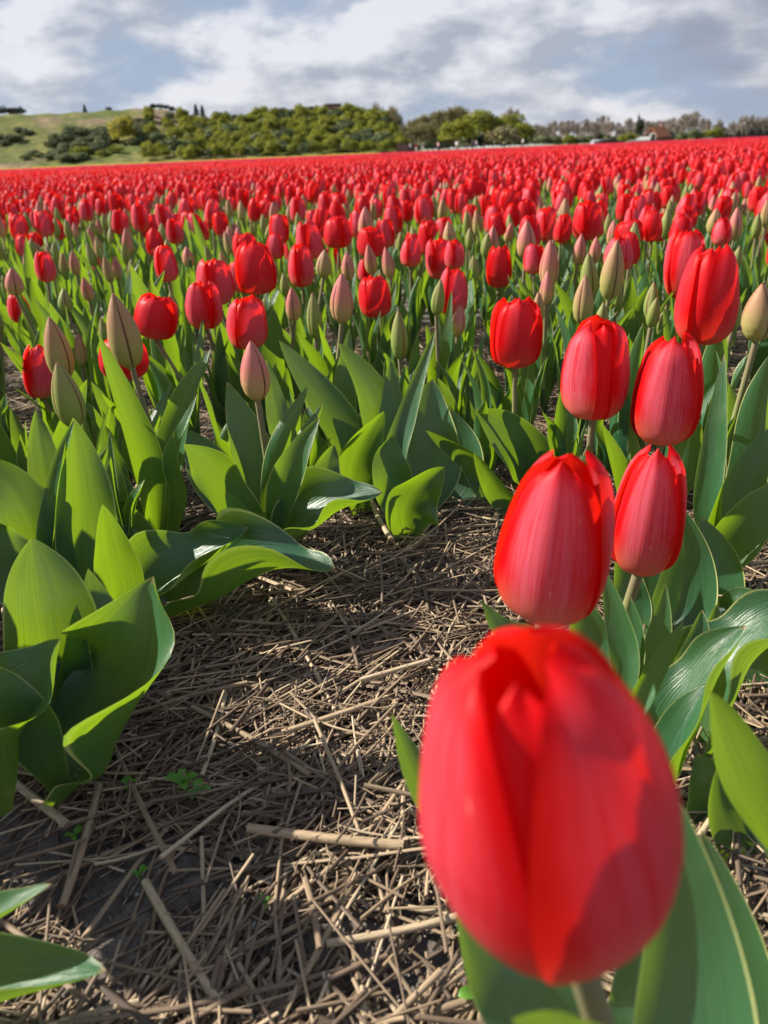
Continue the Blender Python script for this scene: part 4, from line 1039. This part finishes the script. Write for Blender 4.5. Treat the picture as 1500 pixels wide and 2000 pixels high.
# deciduous and bare trees beyond the field
def at_far(px, D):
    d = ray(px, horizon(px)); return Vector((d.x / d.y * D, D, 0))
def twig_crown(seed, n, mat, spread=.5, h=1.0, slim=.9):
    """leafless crown: forking limbs that end in a haze of twigs, unit height"""
    r_ = np.random.default_rng(seed); g = Geo(); tips = []
    def grow(p, d, l, rad, lev):
        q = p + d * l
        g.grid(tube([p, (p + q) / 2 + r_.normal(0, .02 * l, 3), q], [rad, rad * .85, rad * .7], 4), 0, None, .3)
        tips.append((q, d, l))
        if lev == 0: return
        for k in range(3):
            nd_ = d + r_.normal(0, spread, 3) + np.array([0, 0, .22]); nd_ /= np.linalg.norm(nd_); grow(q, nd_, l * r_.uniform(.62, .85), rad * .62, lev - 1)
    for k in range(6):
        d = np.array([r_.normal(0, .6), r_.normal(0, .6), .9]); d /= np.linalg.norm(d)
        grow(np.array([0, 0, .12 + .05 * k]), d, .20, .012, 3)
    P = np.array([t[0] for t in tips]); Dv = np.array([t[1] for t in tips])
    i = r_.integers(0, len(P), n); b = P[i] - Dv[i] * r_.uniform(0, .1, n)[:, None]
    d = Dv[i] + r_.normal(0, .55, (n, 3)) + (0, 0, .15); d /= np.linalg.norm(d, axis=1)[:, None]
    l = r_.uniform(.04, .12, n)[:, None]; s = np.cross(d, r_.normal(size=(n, 3))); s /= np.linalg.norm(s, axis=1)[:, None]; wv = .0035 * slim
    V = np.stack([b - s * wv, b + s * wv, b + d * l + s * wv * .5, b + d * l - s * wv * .5], 1).reshape(-1, 3)
    g.add(V, np.arange(4 * n).reshape(n, 4), None, 0, np.repeat(r_.uniform(0, 1, n), 4))
    V_ = np.concatenate(g.v); mxz = V_[:, 2].max()
    g.v = [v / mxz for v in g.v]
    return g.mesh('crown', [mat], False)
BARE = [twig_crown(i, 5200, M_TWIG) for i in range(4)]; BUDD = [twig_crown(30 + i, 6500, M_TWIGG, .6) for i in range(3)]
TRUNK2 = Geo().grid(tube([(0, 0, -.01), (0, 0, .03), (.004, 0, .14), (0, .003, .30)], [.022, .017, .014, .011], 7)).mesh('trunk', [M_BARK])
def bare_tree(px, D, hpx, wf, label, group, bud=False):
    p = at_far(px, D); h = hpx * D / F * .82; r_ = random.Random(int(px * 7 + D))
    root = tag(link('bare_tree', None, None, p, (0, 0, r_.uniform(0, 6.28)), (h * wf, h * wf, h)), label, 'tree', group)
    link('trunk', TRUNK2, root); link('crown', r_.choice(BUDD if bud else BARE), root)
def leafy_mesh(seed, dark):
    r_ = np.random.default_rng(seed); g = Geo()
    foliage(g, (0, 0, .55), (.5, .45, .42), 1500, .030, r_, amp=.16, base=.35 if dark else .55)
    for k in range(9):
        a = r_.uniform(0, 6.28); foliage(g, (.33 * math.cos(a), .33 * math.sin(a), r_.uniform(.35, .85)), (.2, .2, .17), 220, .028, r_, amp=.3, base=r_.uniform(.25, .85))
    return g.mesh('crown', [M_BUSH], False)
LEAFY = [leafy_mesh(i, i % 2) for i in range(4)]
def leafy_tree(px, D, hpx, wpx, label, group=None, v=0):
    p = at_far(px, D); h = hpx * D / F * .82; wd = wpx * D / F * .907
    root = tag(link('leafy_tree', None, None, p, (0, 0, px * .3), (wd, wd, h)), label, 'tree', group)
    link('trunk', TRUNK2, root); link('crown', LEAFY[v], root)
leafy_tree(895, 172, 58, 74, 'round olive green tree standing in front of the bare willows', None, 0)
leafy_tree(945, 182, 76, 82, 'tallest yellow-green leafy tree right of the round olive tree', None, 1)
leafy_tree(985, 186, 66, 76, 'yellow-green leafy tree in the middle of the leafy trio', None, 2)
leafy_tree(1018, 182, 50, 56, 'lowest yellow-green leafy tree at the right end of the trio', None, 3)
shb = tag(link('shrub', shrub_mesh(77, M_TWIGG, 1500, .2), None, at_far(980, 174), (0, 0, 1), (4.2, 3, 2.4)), 'wide brownish budding bush below the leafy trio', 'shrub')
for (px, D, h, wf) in ((800, 190, 70, .9), (822, 196, 76, .9), (846, 200, 84, .95), (868, 205, 88, .9), (890, 208, 90, .9), (912, 210, 88, .9), (835, 186, 62, 1.0), (812, 182, 56, 1.0), (858, 186, 64, 1.0)):
    bare_tree(px, D, h, wf, 'budding olive brown willow in the clump between dune and leafy trees', 'budding willows beside the dune', True)
bare_tree(742, 225, 104, .35, 'thin bare tree rising over the right end of the dune thicket', None)
bare_tree(775, 215, 98, .5, 'pale budding tree at the right foot of the dune', None, True)
bare_tree(995, 215, 82, .55, 'tall pinkish bare tree rising behind the leafy trio', None)
GB2 = 'leafless trees of the right tree line'
for k, px in enumerate(range(1052, 1240, 11)):
    hh = {0: 52, 1: 46, 2: 50}[k % 3] + rq.uniform(-5, 6)
    if px > 1195: hh = 30 + rq.uniform(0, 6)
    if 1130 < px < 1175: hh += 5
    bare_tree(px + rq.uniform(-3, 3), rq.uniform(195, 230), hh, rq.uniform(.6, .85), 'grey brown leafless tree in the line left of the orange-roofed house', 'leafless trees left of the house')
for k, px in enumerate((1228, 1240, 1252, 1262, 1275, 1290, 1303, 1316, 1328)):
    bare_tree(px, rq.uniform(205, 235), rq.uniform(42, 52), .75, 'leafless tree standing close behind the orange-roofed house', 'leafless trees behind the house')
bare_tree(1342, 196, 56, .95, 'dense reddish brown bare tree with rounded top right of the house', None); bare_tree(1356, 200, 60, .9, 'tallest dense bare tree right of the orange-roofed house', None)
for px in (1372, 1384, 1397, 1410, 1424, 1437, 1448, 1462, 1476, 1492, 1506):
    bare_tree(px, rq.uniform(188, 198), rq.uniform(32, 48), .6, 'thin leafless tree in front of the long grey building', 'thin bare trees before the grey building')
for k, px in enumerate(range(786, 1500, 13)):
    p = at_far(px + rq.uniform(-4, 4), rq.uniform(212, 236)); s_b = rq.uniform(1.9, 2.9) if px < 1060 else rq.uniform(1.2, 1.9)
    tag(link('shrub', rq.choice(SHRUB['g' if px % 3 else 'd']), None, p - Vector((0, 0, .3)), (0, 0, px), (s_b * 1.25, s_b, s_b)), 'shadowy undergrowth bush among the trunks of the far tree line', 'shrub', 'undergrowth among the far trees')
p_ = at_far(1247, 190)
root = tag(link('ivy_tree', None, None, p_, (0, 0, 0), (1.6, 1.6, 4.6)), 'narrow dark ivy-clad tree just left of the house', 'tree'); link('trunk', TRUNK2, root); link('crown', Geo().add(*(lambda g: (np.concatenate(g.v), np.concatenate(g.f)))((lambda g: (foliage(g, (0, 0, .55), (.5, .5, .5), 500, .09, np.random.default_rng(3), amp=.3), g)[1])(Geo()))).mesh('crown', [M_DARK], False), root)
for (px, s) in ((1060, 1.6), (1085, 1.3), (1110, 1.5), (1135, 1.2), (1355, 1.5), (1375, 1.3), (1395, 1.6), (1330, 1.2), (1225, 1.4), (800, 1.6), (830, 1.5), (760, 1.6), (735, 1.5), (780, 1.3)):
    p = at_far(px, 176); tag(link('shrub', rq.choice(SHRUB['g' if rq.random() < .6 else 'b']), None, p, (0, 0, px), (s * 1.3, s, s * .8)), 'low dark bush at the foot of the trees along the far field edge', 'shrub', 'low bushes along the far field edge')

# ------------------------------------------------------------------ buildings
M_BRICK = simple('brick', (0.19, 0.10, 0.085), .9, vary=(0.26, 0.15, 0.12), scale=2.5)
M_TILE = simple('orange_tiles', (0.52, 0.19, 0.09), .8, vary=(0.42, 0.15, 0.08), scale=2)
M_WHITE = simple('white_paint', (0.75, 0.75, 0.73), .6); M_GLASSD = simple('dark_window', (0.02, 0.025, 0.03), .15, .5)
M_PALE = simple('pale_boards', (0.34, 0.34, 0.33), .7); M_GREYR = simple('grey_roof', (0.20, 0.22, 0.27), .5, vary=(0.26, 0.28, 0.33), scale=.6); M_DWALL = simple('dark_wall', (0.07, 0.065, 0.07), .8)
def box(g, x0, x1, y0, y1, z0, z1, mi=0):
    V = [(x, y, z) for z in (z0, z1) for (x, y) in ((x0, y0), (x1, y0), (x1, y1), (x0, y1))]
    g.add(V, [[0, 1, 5, 4], [1, 2, 6, 5], [2, 3, 7, 6], [3, 0, 4, 7], [4, 5, 6, 7], [3, 2, 1, 0]], None, mi); return g
def house(px, D, wpx, eave, ridge, name, label, rot, depth, wall, roof, windows=True):
    p = at_far(px, D); k = D / F * .84; W = wpx * k / 2; e, rg = eave * k, ridge * k
    root = tag(link(name, None, None, p, (0, 0, rot)), label, 'house' if 'house' in name else 'shed')
    g = Geo(); box(g, -W, W, -depth / 2, depth / 2, -.2, e)
    for y in (-depth / 2, depth / 2): g.add([(-W, y, e), (W, y, e), (0, y, rg)], [[0, 1, 2]])
    link('wall', g.mesh('wall', [wall], False), root)
    ov, th = .35, .16; g = Geo()
    for s in (-1, 1):
        a = np.array([0, 0, rg + .05]); b = np.array([s * (W + ov), 0, e - (rg - e) * ov / W + .05]); yv = np.array([0, depth / 2 + .3, 0]); up_ = np.array([0, 0, th])
        V = [a - yv, b - yv, b + yv, a + yv, a - yv + up_, b - yv + up_, b + yv + up_, a + yv + up_]
        g.add(V, [[0, 1, 2, 3], [4, 5, 6, 7], [0, 1, 5, 4], [1, 2, 6, 5], [2, 3, 7, 6], [3, 0, 4, 7]])
    rf = link('roof', g.mesh('roof', [roof], False), root)
    if windows:
        link('chimney', box(Geo(), -.35, .35, depth * .2, depth * .2 + .7, rg - .4, rg + .9).mesh('chimney', [wall], False), rf)
        for x in (-W * .45, W * .45):
            wf = link('window', box(Geo(), x - .55, x + .55, -depth / 2 - .06, -depth / 2 - .003, e * .35, e * .35 + 1.3).mesh('window', [M_WHITE], False), root)
            link('pane', box(Geo(), x - .45, x + .45, -depth / 2 - .08, -depth / 2 - .062, e * .35 + .1, e * .35 + 1.2).mesh('pane', [M_GLASSD], False), wf)
    return root
house(1283, 188, 26, 12, 27, 'brick_house', 'brick house with a lit orange tiled roof at the far field edge', R(-42), 7, M_BRICK, M_TILE)
house(1304, 192, 16, 9, 16, 'brick_shed', 'low dark brick annex right of the orange-roofed house', R(-42), 4, M_BRICK, M_DWALL, False)
house(1250, 186, 13, 5, 9, 'white_shed', 'small white-roofed shed left of the orange-roofed house', R(60), 4, M_DWALL, M_PALE, False)
house(1190, 188, 52, 5, 8, 'long_shed', 'long low dark shed beneath the leafless trees', R(0), 5, M_DWALL, M_DWALL, False)
house(1170, 196, 5, 4, 7, 'white_hut', 'tiny pale gabled hut behind the long low shed', R(30), 4, M_PALE, M_GREYR, False)
house(1460, 205, 176, 14, 30, 'grey_shed', 'long grey farm building behind thin bare trees at the right border', R(0), 14, M_DWALL, M_GREYR, False)
ph_ = hill_pt(655, .93)
root = tag(link('brick_hut', None, None, ph_, (0, 0, .3)), 'reddish brown hut on top of the dune thicket', 'hut')
link('wall', box(Geo(), -2.0, 2.0, -1.2, 1.2, -.5, 2.4).mesh('wall', [M_BRICK], False), root)
link('roof', box(Geo(), -2.2, 2.2, -1.4, 1.4, 2.403, 2.65).mesh('roof', [M_DWALL], False), root)
ph_ = hill_pt(50, 1.02); root = tag(link('ridge_shed', None, None, ph_, (0, 0, 0)), 'small pale shed between dark trees at the left end of the ridge', 'shed')
link('wall', box(Geo(), -1, 1, -.8, .8, -.3, 1.5).mesh('wall', [M_DWALL], False), root); link('roof', box(Geo(), -1.2, 1.2, -1, 1, 1.503, 1.7).mesh('roof', [M_WHITE], False), root)
ph_ = at_far(784, 172); root = tag(link('brick_hut', None, None, ph_, (0, 0, .2)), 'small brown brick hut at the right foot of the dune', 'hut')
link('wall', box(Geo(), -1.2, 1.2, -1, 1, -.2, 1.7).mesh('wall', [M_BRICK], False), root); link('roof', box(Geo(), -1.35, 1.35, -1.15, 1.15, 1.703, 1.85).mesh('roof', [M_DWALL], False), root)

# ------------------------------------------------------------------ people far off at the field edge
M_SKIN = simple('skin', (0.50, 0.30, 0.22), .5); M_HAIR = simple('hair', (0.05, 0.035, 0.025), .6)
def person(px, D, label, top, legs, pose):
    p = at_far(px, D)
    nodes = {'pel': (0, 0, .95), 'chest': (0, 0, 1.28), 'neck': (0, 0, 1.48), 'head': (0, 0, 1.60), 'crown': (0, 0, 1.72),
             'hl': (-.09, 0, .90), 'kl': (-.10, -.04 * pose, .50), 'al': (-.10, .10 * pose, .08), 'fl': (-.10, -.10 + .1 * pose, .03),
             'hr': (.09, 0, .90), 'kr': (.10, .03, .50), 'ar': (.10, -.08 * pose, .08), 'fr': (.10, -.25, .03),
             'sl': (-.19, 0, 1.42), 'el': (-.25, .02, 1.13), 'wl': (-.22, -.12 * pose - .05, .90), 'tl': (-.21, -.16, .80),
             'sr': (.19, 0, 1.42), 'er': (.25, .03, 1.13), 'wr': (.22, -.12, .92), 'tr': (.21, -.16, .82)}
    rad = {'pel': .15, 'chest': .16, 'neck': .06, 'head': .10, 'crown': .07, 'hl': .095, 'kl': .065, 'al': .045, 'fl': .04, 'hr': .095, 'kr': .065, 'ar': .045, 'fr': .04,
           'sl': .07, 'el': .05, 'wl': .035, 'tl': .03, 'sr': .07, 'er': .05, 'wr': .035, 'tr': .03}
    ed = [('pel', 'chest'), ('chest', 'neck'), ('neck', 'head'), ('head', 'crown'), ('pel', 'hl'), ('hl', 'kl'), ('kl', 'al'), ('al', 'fl'), ('pel', 'hr'), ('hr', 'kr'), ('kr', 'ar'), ('ar', 'fr'),
          ('chest', 'sl'), ('sl', 'el'), ('el', 'wl'), ('wl', 'tl'), ('chest', 'sr'), ('sr', 'er'), ('er', 'wr'), ('wr', 'tr')]
    ks = list(nodes); me = bpy.data.meshes.new('person'); me.from_pydata([nodes[k] for k in ks], [(ks.index(a), ks.index(b)) for a, b in ed], [])
    o = bpy.data.objects.new('person_tmp', me); COL.objects.link(o)
    sk = o.modifiers.new('skin', 'SKIN'); o.modifiers.new('sub', 'SUBSURF').levels = 1
    for i, k in enumerate(ks):
        v = me.skin_vertices[0].data[i]; v.radius = (rad[k], rad[k] * (.7 if k in ('chest', 'pel') else 1)); v.use_root = (k == 'pel')
    bpy.context.view_layer.update()
    me2 = bpy.data.meshes.new_from_object(o.evaluated_get(bpy.context.evaluated_depsgraph_get())); bpy.data.objects.remove(o)
    me2.materials.clear()
    for m in (M_SKIN, top, legs, M_HAIR): me2.materials.append(m)
    for f in me2.polygons:
        z, x = f.center.z, abs(f.center.x); f.use_smooth = True
        f.material_index = 3 if (z > 1.66 or (z > 1.55 and f.center.y > .05)) else 0 if z > 1.46 else 1 if (z > .93 or (x > .17 and z > .88)) else 0 if (x > .17 and z > .7) else 2
    tag(link('person', me2, None, p, (0, 0, px * .7)), label, 'person', 'visitors at the far field edge')
cl = lambda n, c: simple(n, c, .8)
K_RED, K_WHITE, K_DARK, K_GREEN, K_PINK, K_GREY = cl('red_cloth', (.35, .04, .05)), cl('white_cloth', (.8, .8, .8)), cl('dark_cloth', (.03, .03, .05)), cl('green_cloth', (.3, .42, .34)), cl('pink_cloth', (.6, .4, .42)), cl('grey_cloth', (.3, .3, .32))
for (px, lab, a, b, ps) in ((813, 'far person in a red top with pale trousers under the willows', K_RED, K_WHITE, 1), (826, 'far person in a pale green top right of the one in red', K_GREEN, K_WHITE, .5),
                            (856, 'far person in a pinkish top left of the round olive tree', K_PINK, K_DARK, 1), (892, 'far person in white in front of the round olive tree', K_WHITE, K_GREY, .4),
                            (923, 'far person in dark clothes right of the round olive tree', K_DARK, K_DARK, .6), (930, 'far person in white beside the one in dark clothes', K_WHITE, K_GREY, 1),
                            (802, 'far person in grey left of the one in red', K_GREY, K_DARK, .3), (1021, 'far person in a white top alone at the right end of the leafy trees', K_WHITE, K_DARK, .7)):
    person(px, 150, lab, a, b, ps)
